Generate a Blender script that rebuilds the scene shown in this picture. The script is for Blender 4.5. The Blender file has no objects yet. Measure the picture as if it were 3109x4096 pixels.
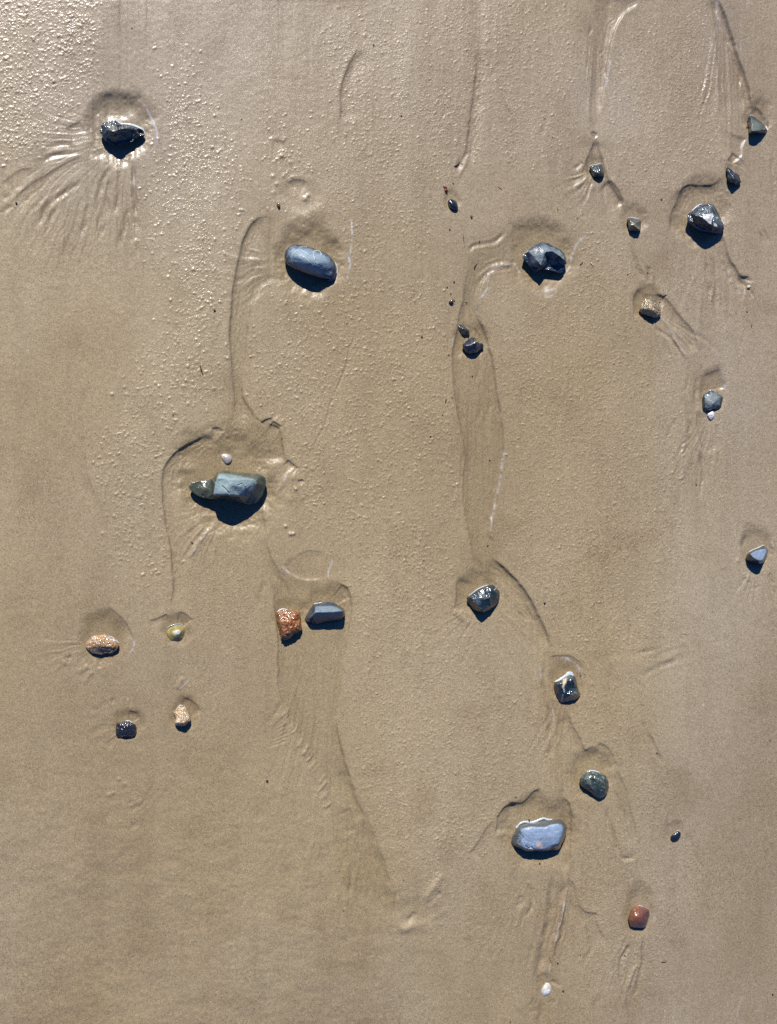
import bpy, bmesh, math, random
import numpy as np
from mathutils import Vector, noise as mnoise, geometry as mgeo

R = math.radians
S = 0.0005                      # metres per photograph pixel
CX, CY = 1554.5, 2048.0
H_CAM = 2.05                    # camera height in metres
NAD = (CX - 850.0, CY + 60.0)    # point straight below the camera (px)

scene = bpy.context.scene
# ------------------------------------------------------------------ camera
cam = bpy.data.cameras.new("camera"); camo = bpy.data.objects.new("camera", cam)
scene.collection.objects.link(camo); scene.camera = camo
camo.location = ((NAD[0]-CX)*S, (CY-NAD[1])*S, H_CAM)
camo.rotation_euler = (0, 0, 0)
cam.sensor_fit = 'VERTICAL'; cam.sensor_height = 36.0
cam.lens = 36.0 * H_CAM / (4096*S)
cam.shift_x = -(NAD[0]-CX)/4096.0
cam.shift_y = (NAD[1]-CY)/4096.0
cam.clip_start = 0.01; cam.clip_end = 500
# ------------------------------------------------------------------ world + sun
SUN_EL, SUN_AZ = 39.0, 11.5      # azimuth measured from the top of the picture to the left
w = bpy.data.worlds.new("World"); scene.world = w; w.use_nodes = True
nt = w.node_tree; nt.nodes.clear()
sky = nt.nodes.new("ShaderNodeTexSky"); sky.sky_type = 'NISHITA'; sky.sun_disc = False
sky.sun_elevation = R(SUN_EL); sky.sun_rotation = R(-SUN_AZ)
sky.air_density = 1.0; sky.dust_density = 0.0; sky.ozone_density = 9.0
bg = nt.nodes.new("ShaderNodeBackground"); bg.inputs[1].default_value = 0.05
wo = nt.nodes.new("ShaderNodeOutputWorld")
tint = nt.nodes.new("ShaderNodeMix"); tint.data_type = 'RGBA'; tint.blend_type = 'MULTIPLY'; tint.inputs[0].default_value = 1.0
tint.inputs[7].default_value = (.38, .76, 1.22, 1)     # clear deep-blue sky
nt.links.new(sky.outputs[0], tint.inputs[6]); nt.links.new(tint.outputs[2], bg.inputs[0]); nt.links.new(bg.outputs[0], wo.inputs[0])
sl = bpy.data.lights.new("sun", 'SUN'); sl.energy = 5.0; sl.angle = R(0.5); sl.color = (1.0, 0.965, 0.90)
so = bpy.data.objects.new("sun", sl); scene.collection.objects.link(so)
sv = Vector((-math.sin(R(SUN_AZ))*math.cos(R(SUN_EL)), math.cos(R(SUN_AZ))*math.cos(R(SUN_EL)), math.sin(R(SUN_EL))))
so.rotation_euler = sv.to_track_quat('Z', 'Y').to_euler(); so.location = sv*5
vs = scene.view_settings
vs.view_transform = 'Standard'; vs.look = 'None'; vs.gamma = 1.0; vs.use_curve_mapping = False
vs.exposure = 0.25

rng = np.random.default_rng(7)
random.seed(5)
def ss(a, b, x):
    t = np.clip((x-a)/(b-a), 0, 1); return t*t*(3-2*t)

# ------------------------------------------------------------------ coordinates read from the photograph
def D(pts):      # overview coordinates
    return [(x*1.8517, y*1.8517) for x, y in pts]
def C(r, c, pts):  # tile coordinates
    ox = (0, 1035, 2069)[c]; oy = (0, 1024, 2048, 3072)[r]
    return [(ox+x/1.6144, oy+y/1.6144) for x, y in pts]
def smooth_poly(pts, n=6):
    P = np.array(pts, float)
    if len(P) < 3: 
        return np.array([P[0]+(P[1]-P[0])*t for t in np.linspace(0, 1, 4)])
    out = []
    for i in range(len(P)-1):
        p0 = P[max(i-1, 0)]; p1 = P[i]; p2 = P[i+1]; p3 = P[min(i+2, len(P)-1)]
        for t in np.linspace(0, 1, n, endpoint=False):
            out.append(0.5*((2*p1)+(-p0+p2)*t+(2*p0-5*p1+4*p2-p3)*t*t+(-p0+3*p1-3*p2+p3)*t**3))
    out.append(P[-1]); return np.array(out)

# ------------------------------------------------------------------ ground height field
DX = 2.5
X0, X1, Y0, Y1 = -60, 3170, -60, 4156
ux = np.arange(X0, X1, DX); uy = np.arange(Y0, Y1, DX)
nx, ny = len(ux), len(uy)
Z = np.zeros((ny, nx), np.float32)
WET_FALLOFF = np.zeros((ny, nx), np.float32)
FOAM = np.zeros((ny, nx), np.float32)  # mask of painted white glints
FILM = np.zeros((ny, nx), np.float32)
RILL_SHADE = np.zeros((ny, nx), np.float32)      # rill darkening painted in where slope shading comes out weak
SMO = np.zeros((ny, nx), np.float32)      # washed smooth
def vnoise(sx, sy, seed, ox=0, oy=0):
    r = np.random.default_rng(seed)
    gx = (ux-X0)/sx; gy = (uy-Y0)/sy
    ix = gx.astype(int); iy = gy.astype(int)
    G = r.uniform(-1, 1, (iy.max()+3, ix.max()+3)).astype(np.float32)
    fx = gx-ix; fy = gy-iy; fx = (fx*fx*(3-2*fx))[None, :].astype(np.float32); fy = (fy*fy*(3-2*fy))[:, None].astype(np.float32)
    a = G[np.ix_(iy, ix)]; b = G[np.ix_(iy, ix+1)]; c = G[np.ix_(iy+1, ix)]; d = G[np.ix_(iy+1, ix+1)]
    return (a*(1-fx)+b*fx)*(1-fy)+(c*(1-fx)+d*fx)*fy
def win(pts, m):
    P = np.asarray(pts); 
    i0 = max(0, int((P[:, 0].min()-m-X0)/DX)); i1 = min(nx, int((P[:, 0].max()+m-X0)/DX)+2)
    j0 = max(0, int((P[:, 1].min()-m-Y0)/DX)); j1 = min(ny, int((P[:, 1].max()+m-Y0)/DX)+2)
    return i0, i1, j0, j1
def sdist(P, XX, YY):
    best = np.full(XX.shape, 1e9); sg = np.zeros(XX.shape); tt = np.zeros(XX.shape)
    L = np.concatenate([[0], np.cumsum(np.hypot(*(P[1:]-P[:-1]).T))])
    for k in range(len(P)-1):
        a = P[k]; d = P[k+1]-a; l2 = d@d
        if l2 < 1e-6: continue
        t = np.clip(((XX-a[0])*d[0]+(YY-a[1])*d[1])/l2, 0, 1)
        ex = XX-a[0]-t*d[0]; ey = YY-a[1]-t*d[1]; dd = ex*ex+ey*ey
        cr = d[0]*(YY-a[1])-d[1]*(XX-a[0])
        m = dd < best
        best[m] = dd[m]; sg[m] = np.sign(cr[m]); tt[m] = (L[k]+t[m]*math.sqrt(l2))/L[-1]
    return np.sqrt(best), sg, tt
WOB2 = None
def grid(w_):
    i0, i1, j0, j1 = w_
    return np.meshgrid(ux[i0:i1], uy[j0:j1])
WOB = vnoise(28, 28, 90)*4 + vnoise(11, 11, 91)*1.8+vnoise(70, 70, 93)*5
WOB2 = vnoise(42, 42, 94)
def line(pts, h, wd, taper=0.18):
    P = smooth_poly(pts); w_ = win(P, wd*3.2+4); XX, YY = grid(w_)
    if XX.size == 0: return
    i0, i1, j0, j1 = w_
    wob = WOB[j0:j1, i0:i1]*min(1, wd/6)
    d, s, t = sdist(P, XX+wob, YY)
    tp = ss(0, taper, t)*ss(0, taper, 1-t)
    # a rill is a trough with a small raised lip on one side
    d1 = d*s
    vert = abs(P[-1][1]-P[0][1])/(np.hypot(*(P[-1]-P[0]))+1e-6); h = h*(1+.45*vert**2)
    if h < 0:
        RILL_SHADE[j0:j1, i0:i1] = np.maximum(RILL_SHADE[j0:j1, i0:i1], (np.exp(-(d1/(wd*.75))**2)*tp*min(1, abs(h)/5)*np.clip(.6+WOB2[j0:j1, i0:i1], 0, 1)*.6).astype(np.float32))
    tp = tp*np.clip(.85+WOB2[j0:j1, i0:i1]*.6, .35, 1.3)
    Z[j0:j1, i0:i1] += (h*(np.exp(-(d1/wd)**2)-0.22*np.exp(-((d1-1.9*wd)/(1.1*wd))**2))*tp).astype(np.float32)
def bank(pts, low, h, ws=5.0, wl=45.0, wr=16.0, taper=0.15, glint=0):
    P = smooth_poly(pts); w_ = win(P, wl*2.8); XX, YY = grid(w_)
    if XX.size == 0: return
    i0, i1, j0, j1 = w_
    d, s, t = sdist(P, XX+WOB[j0:j1, i0:i1]*0.6, YY)
    sd = d*s*(1 if low == 'L' else -1)
    tp = ss(0, taper, t)*ss(0, taper, 1-t)
    sp_ = np.clip(sd, 0, None)
    f = np.where(sd > 0, -(.85*(1-np.exp(-sp_/(ws*1.25)))+.65*(1-np.exp(-sp_/(ws*4.5))))*np.exp(-(sp_/(wl*1.25))**2), 0)
    LB = np.hypot(*(P[1:]-P[:-1]).T).sum(); straight = np.hypot(*(P[-1]-P[0]))/LB
    if LB > 380 and straight > .8:   # faint braided striations inside the longer channels
        f = f + np.where(sd > 0, .13*np.sin(sp_*.30+WOB2[j0:j1, i0:i1]*5+WOB[j0:j1, i0:i1]*.25)*np.exp(-(sp_/60)**2)*ss(8, 24, sp_)*np.clip(.5+WOB2[j0:j1, i0:i1]*1.4, 0, 1), 0)
    f = f + 0.28*np.exp(-((sd+wr*0.35)/wr)**2)*np.where(sd < 0, 1, np.exp(-(sd/4)**2))
    vert = abs(P[-1][1]-P[0][1])/(np.hypot(*(P[-1]-P[0]))+1e-6)
    RILL_SHADE[j0:j1, i0:i1] = np.maximum(RILL_SHADE[j0:j1, i0:i1], (np.exp(-((sd-4)/5.0)**2)*tp*vert*min(1, h/5)*np.clip(.65+WOB2[j0:j1, i0:i1], 0, 1)*.5+.2*np.exp(-((sd-18)/16)**2)*tp*vert).astype(np.float32))
    Z[j0:j1, i0:i1] += (.80*(1+.35*vert**2)*h*f*tp).astype(np.float32)
def glint(pts, wd, a=1.0):
    P = smooth_poly(pts); w_ = win(P, wd*3+6); XX, YY = grid(w_); i0, i1, j0, j1 = w_
    if XX.size == 0: return
    d, s, t = sdist(P, XX+WOB[j0:j1, i0:i1]*0.35, YY+WOB[j0:j1, i0:i1]*0.3)
    tp = ss(0, 0.12, t)*ss(0, 0.12, 1-t)
    v = a*.68*ss(1.0, 0.25, d/wd)*tp
    FOAM[j0:j1, i0:i1] = np.maximum(FOAM[j0:j1, i0:i1], v)  # FOAM holds the painted white glints
def pit(cx, cy, rx, ry, depth, wet=1.0, inner=0.42, seed=0):
    cx, cy, rx, ry = [q*1.8517 for q in (cx, cy, rx, ry)]
    w_ = win([(cx-rx*1.3, cy-ry*1.3), (cx+rx*1.3, cy+ry*1.3)], 5); XX, YY = grid(w_); i0, i1, j0, j1 = w_
    th = np.arctan2((YY-cy)/ry, (XX-cx)/rx)
    r = np.hypot((XX-cx)/rx, (YY-cy)/ry)
    r = r*(1+0.07*np.sin(2*th+seed)+0.05*np.sin(3*th+seed*2.1)+0.03*np.sin(7*th+seed*.7))+WOB[j0:j1, i0:i1]*0.012
    Z[j0:j1, i0:i1] -= (depth*(1-ss(inner, 1.0, r))).astype(np.float32)
    WET_FALLOFF[j0:j1, i0:i1] = np.maximum(WET_FALLOFF[j0:j1, i0:i1], wet*(1-ss(0.6, 1.0, r)))
    SMO[j0:j1, i0:i1] = np.maximum(SMO[j0:j1, i0:i1], (1-ss(0.85, 1.05, r)))
def bump(x, y, r, h):
    w_ = win([(x, y)], r*2.6+3); XX, YY = grid(w_); i0, i1, j0, j1 = w_
    Z[j0:j1, i0:i1] += (h*np.exp(-((XX-x)**2+(YY-y)**2)/(r*r))).astype(np.float32)
def inpoly(px, py, poly):
    P = np.asarray(poly); c = np.zeros(px.shape, bool); n = len(P)
    for i in range(n):
        x1, y1 = P[i]; x2, y2 = P[(i+1) % n]
        if y1 == y2: continue
        m = ((y1 > py) != (y2 > py)) & (px < (x2-x1)*(py-y1)/(y2-y1)+x1); c ^= m
    return c
def area_mask(poly, soft=14):
    w_ = win(poly, soft*2); XX, YY = grid(w_); i0, i1, j0, j1 = w_
    P = np.vstack([poly, poly[:1]])
    ins = inpoly(XX+WOB[j0:j1, i0:i1], YY, poly)
    return w_, ins
# -- broad undulation and washed texture
Z += vnoise(620, 900, 1)*9 + vnoise(230, 420, 2)*4.0 + vnoise(90, 190, 3)*1.7 + vnoise(34, 60, 4)*0.35
STRK = vnoise(13, 260, 5)*0.5+vnoise(26, 420, 6)*0.6+vnoise(7, 120, 7)*0.28
Z += STRK*0.5
Z += vnoise(7, 7, 9)*0.16 + vnoise(13, 13, 10)*0.18
# the lower left is coarser, dimpled sand
low = ss(2700, 3500, uy)[:, None]*np.ones((1, nx))*ss(2600, 1200, ux)[None, :]
Z += low*(vnoise(17, 14, 11)*0.5+vnoise(38, 26, 12)*0.7+vnoise(75, 48, 14)*1.2)
Z += vnoise(24, 20, 15)*0.22

# -- channels between the stones (washed smooth, a little lower)
CH = [
 D([(600,470),(560,465),(530,505),(512,570),(500,640),(495,720),(500,800),(506,870),(480,925),(590,925),(545,890),(526,850),(528,790),(535,720),(550,650),(580,620),(600,600)]),
 D([(1010,550),(1005,620),(990,700),(977,760),(978,830),(990,900),(1003,970),(1000,1030),(1003,1090),(1015,1160),(1022,1210),(1035,1260),(1075,1280),(1130,1360),(1190,1440),(1230,1480),(1195,1405),(1160,1315),(1100,1235),(1070,1200),(1064,1150),(1072,1100),(1085,1040),(1092,970),(1088,920),(1077,850),(1068,780),(1050,720),(1033,680),(1035,640),(1050,600),(1120,572),(1110,520)]),
 D([(575,1230),(592,1300),(600,1380),(600,1450),(606,1510),(640,1580),(672,1640),(700,1690),(735,1900),(860,2000),(840,1900),(790,1760),(760,1690),(740,1620),(730,1560),(735,1490),(745,1430),(757,1360),(762,1300),(745,1265),(640,1250)]),
 D([(1530,0),(1545,80),(1550,160),(1560,260),(1562,360),(1560,400),(1580,400),(1610,310),(1625,240),(1612,170),(1595,120),(1575,60),(1545,0)]),
 D([(1270,60),(1275,200),(1270,300),(1255,380),(1290,420),(1360,480),(1385,600),(1395,650),(1380,560),(1360,465),(1320,390),(1298,300),(1308,190),(1330,70),(1390,0),(1300,0)]),
 D([(1410,630),(1480,720),(1490,850),(1485,950),(1500,1150),(1520,1150),(1500,950),(1510,840),(1500,740),(1470,670)]),
 D([(1180,1430),(1200,1500),(1195,1600),(1200,1720),(1230,1900),(1200,2030),(1150,2212),(1190,2212),(1235,1900),(1245,1780),(1215,1700),(1215,1560),(1230,1450)]),
 D([(150,280),(100,330),(0,370),(0,480),(60,540),(180,560),(310,580),(300,480),(285,370),(330,330),(335,280),(310,200),(200,180)]),
 D([(235,-60),(320,-60),(335,60),(310,130),(325,200),(290,200),(225,190),(250,120),(225,60)]),
 D([(1240,1640),(1240,1740),(1330,1700),(1380,1850),(1370,1960),(1390,1880),(1350,1700),(1310,1620)]),
 D([(1470,390),(1450,480),(1440,560),(1540,600),(1560,700),(1600,700),(1570,560),(1570,440)]),
]
HARD = np.zeros((ny, nx), np.float32)
for kc, poly in enumerate(CH):
    w_, ins = area_mask(poly); i0, i1, j0, j1 = w_
    if kc in (0, 1, 2, 5, 6): HARD[j0:j1, i0:i1] = np.maximum(HARD[j0:j1, i0:i1], ins*1.0)
    SMO[j0:j1, i0:i1] = np.maximum(SMO[j0:j1, i0:i1], ins*1.0)
def blur(A, n):
    for _ in range(n):
        A = (A+np.roll(A, 1, 0)+np.roll(A, -1, 0)+np.roll(A, 1, 1)+np.roll(A, -1, 1))/5
    return A
def box(A, r):
    r = int(r)
    for ax in (0, 1):
        B = np.cumsum(np.pad(A, [(r+1, r) if a == ax else (0, 0) for a in (0, 1)], mode='edge'), axis=ax, dtype=np.float64)
        A = ((B[2*r+1:]-B[:-2*r-1]) if ax == 0 else (B[:, 2*r+1:]-B[:, :-2*r-1]))/(2*r+1)
    return A.astype(np.float32)
SMOB = box(box(SMO, 7), 5)
SMOW = box(box(SMO, 24), 20)
Z -= SMOW*2.2
Z += SMOB*STRK*1.2
HARDB = box(box(HARD, 4), 3)
WET_FALLOFF = np.maximum(WET_FALLOFF, np.maximum(SMOW*0.25, HARDB*.50)).astype(np.float32)

Z -= box(box(HARD, 12), 8)*2.6
# -- scour hollows round the stones: cx, cy, rx, ry (overview px), depth (px)
PITS = [(258,272,88,92,15),(668,560,92,92,17),(490,1035,135,135,19),(1160,1795,92,98,15),(1515,455,78,82,15),
 (1170,548,95,88,14),(1226,1472,44,58,9),(1278,1672,58,62,10),(1384,1965,42,62,8),(1038,1282,56,58,8),(1636,1182,40,58,9),
 (1540,842,36,58,8),(222,1378,66,62,9),(382,1360,38,40,7),(278,1562,38,42,7),(399,1540,36,44,7),(1400,652,42,44,7),
 (1370,470,36,40,7),(1636,252,36,46,7),(1583,376,26,34,5),(1289,360,28,34,5),(1020,735,44,48,6),(702,1312,62,52,6),
 (625,1335,48,50,6),(977,432,22,28,4),(1459,1798,22,30,4),(1179,2128,24,32,4),(488,985,20,22,2),(1285,290,9,9,4),(250,225,62,40,5)]
for k, p in enumerate(PITS): pit(*p, seed=k*1.7)
pit(650,425,55,45,4,wet=0,seed=3); pit(690,1225,70,40,1.6,wet=0.05,seed=5); pit(1340,1440,60,30,-1.5,wet=0)
pit(900,1970,60,35,4,wet=0,seed=2); pit(560,960,70,60,4,seed=9)

PITM = box(SMO, 3)*(1-(SMOW > .5))
# fans of fine ripples spreading out below the stones
def fan(cx, cy, a0, a1, r0, r1, nr, amp, seed, bend=.0):
    cx *= 1.8517; cy *= 1.8517; r0 *= 1.8517; r1 *= 1.8517
    w_ = win([(cx-r1, cy-r1), (cx+r1, cy+r1)], 3); XX, YY = grid(w_); i0, i1, j0, j1 = w_
    r = np.hypot(XX-cx, YY-cy); th = np.degrees(np.arctan2(YY-cy, XX-cx)) % 360 - bend*(r-r0)
    u = (th-a0)/(a1-a0); env = ss(0, .12, u)*ss(0, .12, 1-u)*ss(r0*.8, r0*1.4, r)*ss(r1, r1*.45, r)
    n1 = vn_win(w_, 60, seed); n2 = vn_win(w_, 150, seed+1); n3 = vn_win(w_, 26, seed+2)
    ph = u*nr*6.28+n2*2.6+n1*1.1
    f = np.sin(ph)*.6+np.sin(ph*1.9+n1*2+1)*.35+np.sin(ph*.47+2)*.5
    f = np.sign(f)*np.abs(f)**.8*(0.55+.45*n2+.25*n3)
    Z[j0:j1, i0:i1] += (amp*env*f*np.clip(r/(r1*.45), .35, 1)).astype(np.float32)
def vn_win(w_, sc, seed):
    i0, i1, j0, j1 = w_
    key = (sc, seed % 3)
    if key not in VC: VC[key] = vnoise(sc, sc*1.3, 300+sc*3+seed % 3)
    return VC[key][j0:j1, i0:i1]
VC = {}
fan(300, 290, 88, 178, 60, 470, 21, .95, 1, bend=-.035)
fan(300, 290, 150, 205, 70, 330, 11, .75, 2)
fan(480, 1080, 95, 165, 60, 220, 7, 1.7, 3)
fan(1385, 1960, 60, 125, 55, 260, 9, 1.5, 4)
fan(1540, 470, 55, 120, 70, 330, 8, 1.9, 5)
fan(1400, 660, 25, 85, 40, 230, 7, 2.2, 6)
fan(1540, 860, 60, 125, 50, 300, 8, 1.5, 7)
fan(1045, 1290, 15, 165, 50, 210, 13, 1.5, 8)
fan(225, 1390, 110, 190, 45, 170, 7, 1.9, 9)
fan(285, 1560, 120, 200, 35, 130, 5, 1.9, 10)
fan(1165, 1850, 75, 130, 50, 340, 9, 1.2, 11)
fan(640, 570, 130, 205, 70, 220, 6, 2.0, 12)
fan(1636, 1190, 60, 125, 40, 160, 5, 1.6, 13)
fan(1290, 360, 100, 170, 25, 120, 4, 2.2, 14)
fan(1615, 600, 30, 110, 8, 70, 5, 2.0, 15)
fan(705, 1700, 60, 110, 50, 420, 7, 1.3, 16)
fan(1180, 2130, 80, 135, 25, 110, 4, 1.8, 17)
fan(1280, 1690, 60, 120, 45, 260, 7, 1.4, 18)
fan(1230, 1470, 70, 125, 40, 220, 6, 1.5, 19)
fan(690, 1340, 72, 112, 70, 620, 11, 1.4, 21)
fan(790, 1700, 60, 110, 40, 420, 7, 1.5, 22)
fan(520, 560, 75, 100, 60, 330, 4, 1.2, 23)
fan(1030, 740, 80, 100, 60, 480, 6, 1.4, 24)
fan(1200, 1500, 80, 100, 60, 560, 5, 1.4, 25)
fan(1290, 0, 80, 100, 60, 300, 6, 1.6, 26)
fan(1560, 0, 75, 105, 40, 380, 7, 1.6, 27)
# -- banks: sharp little scarps along the flow
B = [
 (D([(600,470),(560,470),(530,505),(512,570),(500,640),(495,720),(500,800),(506,870),(496,920)]),'R',5.4),
 (D([(600,610),(570,620),(550,650),(535,720),(528,790),(526,850),(545,890),(575,915)]),'L',4.2),
 (D([(470,930),(420,950),(380,975),(355,1010),(348,1060),(355,1130),(368,1190),(372,1260),(365,1320)]),'R',5.6),
 (D([(575,912),(605,925),(612,960),(618,1000)]),'L',5.5),
 (D([(645,1000),(600,1055),(582,1110)]),'L',4),
 (D([(570,1080),(575,1150),(590,1210),(615,1245)]),'L',3.5),
 (D([(582,1230),(592,1300),(600,1380),(600,1450),(606,1510),(640,1580),(672,1640),(700,1690),(712,1750)]),'R',4.4),
 (D([(790,1750),(812,1810),(835,1880),(850,1960)]),'L',2.6),
 (D([(700,1250),(745,1265),(762,1300),(757,1360),(745,1430),(735,1490),(730,1560),(740,1620),(760,1690),(790,1760)]),'L',4.6),
 (D([(1010,560),(1005,620),(990,700),(977,760),(978,830),(990,900),(1003,970),(1000,1030),(1003,1090),(1015,1160),(1022,1210),(1035,1250)]),'R',4.0),
 (D([(1120,568),(1080,580),(1050,600),(1035,640),(1033,680),(1050,720),(1068,780),(1077,850),(1088,920),(1092,970),(1085,1040),(1072,1100),(1064,1150),(1070,1200)]),'L',5.2),
 (D([(1060,1200),(1100,1235),(1135,1275),(1160,1315),(1180,1360),(1195,1405)]),'L',8.5),
 (D([(1390,0),(1350,30),(1330,70),(1318,120),(1308,190),(1298,250)]),'L',5.0),
 (D([(1275,90),(1278,200),(1272,290)]),'R',2.0),
 (D([(1290,290),(1300,330),(1320,390),(1345,430),(1362,465)]),'L',5),
 (D([(1283,300),(1270,340),(1255,375)]),'R',4),
 (D([(1545,-20),(1575,60),(1595,120),(1612,170),(1622,210),(1630,250)]),'L',8.5),
 (D([(1530,-20),(1545,80),(1550,160),(1560,260)]),'R',2),
 (C(0,2,[(1480,890),(1455,960),(1440,1020),(1380,1060)]),'L',5),
 (C(0,2,[(1540,680),(1590,730),(1620,800),(1615,850)]),'L',5),
 (C(0,2,[(1400,980),(1360,1020),(1345,1050)]),'R',5),
 (C(0,2,[(1340,1120),(1270,1185),(1180,1190),(1100,1190),(1050,1230),(1030,1310),(1010,1340),(990,1400),(985,1480),(1000,1560)]),'R',4.2),
 (C(0,2,[(600,1150),(650,1210),(690,1280),(710,1310)]),'L',6),
 (C(1,2,[(1330,-150),(1370,0),(1410,70),(1450,125),(1510,130)]),'L',7.5),
 (C(1,2,[(820,240),(880,243),(960,252)]),'L',2.6),
 (C(1,2,[(880,220),(960,270),(1030,350),(1090,420),(1140,480),(1165,540),(1175,640)]),'L',5.0),
 (C(1,2,[(800,200),(765,240),(750,300),(745,400)]),'R',3.5),
 (C(1,2,[(1310,720),(1335,790),(1350,860)]),'L',3),
 (C(1,2,[(1155,1000),(1165,1130),(1190,1210),(1240,1300)]),'R',4),
 (C(2,2,[(330,1300),(380,1400),(420,1470),(450,1535),(490,1500)]),'L',5.0),
 (C(2,2,[(200,930),(280,925),(360,930),(420,980),(450,1040)]),'L',3.8),
 (C(2,2,[(520,1480),(590,1520),(640,1590),(670,1653)]),'L',3.5),
 (C(3,2,[(640,0),(700,100),(740,250),(775,400),(785,510)]),'L',3.0),
 (C(3,2,[(280,175),(340,220),(365,290),(360,450),(350,600),(335,690)]),'L',6),
 (C(3,2,[(345,740),(315,830),(290,950),(250,1120),(220,1270),(205,1330)]),'L',6),
 (C(3,2,[(330,700),(380,760),(400,870),(450,930),(520,945),(530,1010),(590,1140)]),'L',4),
 (C(3,2,[(-60,215),(10,225),(50,215),(110,150),(160,130)]),'L',6),
 (C(3,1,[(1679,222),(1620,230),(1560,280),(1535,360),(1530,440)]),'R',6.5),
 (C(3,1,[(575,0),(600,120),(640,220),(700,320)]),'L',4),
 (C(3,1,[(590,250),(620,330),(640,420)]),'L',2.5),
 (C(3,1,[(1520,330),(1450,410),(1390,500),(1340,560)]),'R',3.0),
 (C(0,1,[(180,1190),(215,1165),(255,1158),(320,1178)]),'L',3.6),
 (C(0,1,[(640,300),(590,400),(545,500),(525,600),(522,700),(520,800)]),'R',4.0),
 (C(0,1,[(1400,300),(1385,600),(1350,800),(1330,950),(1300,1040),(1265,1070)]),'R',3.6),
 (C(0,1,[(90,900),(140,905),(180,905)]),'L',2.5),
 (C(1,0,[(600,850),(560,950),(540,1080),(545,1200),(560,1350),(600,1500),(640,1600)]),'L',2.5),
 (C(2,0,[(690,600),(780,670),(840,750),(872,820)]),'L',3.5),
 (C(2,0,[(1150,640),(1200,655),(1245,700)]),'L',4.5),
 (C(2,0,[(1180,1190),(1250,1220),(1310,1290)]),'L',4),
 (C(2,0,[(830,1280),(880,1290),(915,1330)]),'L',4),
 (C(2,1,[(245,275),(330,245),(430,258)]),'L',2.2),
 (C(2,1,[(140,335),(200,400),(300,440),(420,437)]),'R',3.5),
 (C(2,1,[(540,460),(580,500),(610,560)]),'L',4),
 (C(2,1,[(1290,420),(1278,480),(1278,560),(1260,640)]),'R',4.0),
 (C(0,0,[(560,985),(420,1050),(250,1150),(110,1260),(50,1330)]),'R',2.8),
 (C(0,0,[(220,1080),(120,1100),(0,1190)]),'R',2.4),
 (C(0,0,[(520,775),(470,800),(420,825)]),'R',3.5),
]
for p, l, h in B: bank(p, l, h)
# hard dark little scarps by the block stone
bank(C(1,0,[(1360,1110),(1410,1105),(1450,1130)]),'L',4.5,ws=3,wl=22)
bank(C(1,1,[(10,1075),(50,1050),(90,1042)]),'L',5.5,ws=3,wl=22); bank(C(1,1,[(90,1060),(120,1080),(152,1100)]),'L',5.5,ws=3,wl=22)
bank(C(1,1,[(190,1310),(225,1340),(265,1370)]),'L',5,ws=3,wl=20); bank(C(1,1,[(250,1450),(280,1440),(300,1450)]),'L',5,ws=3,wl=18)
bank(C(2,0,[(960,700),(1020,680),(1080,650)]),'L',4,ws=4,wl=25)
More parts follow.
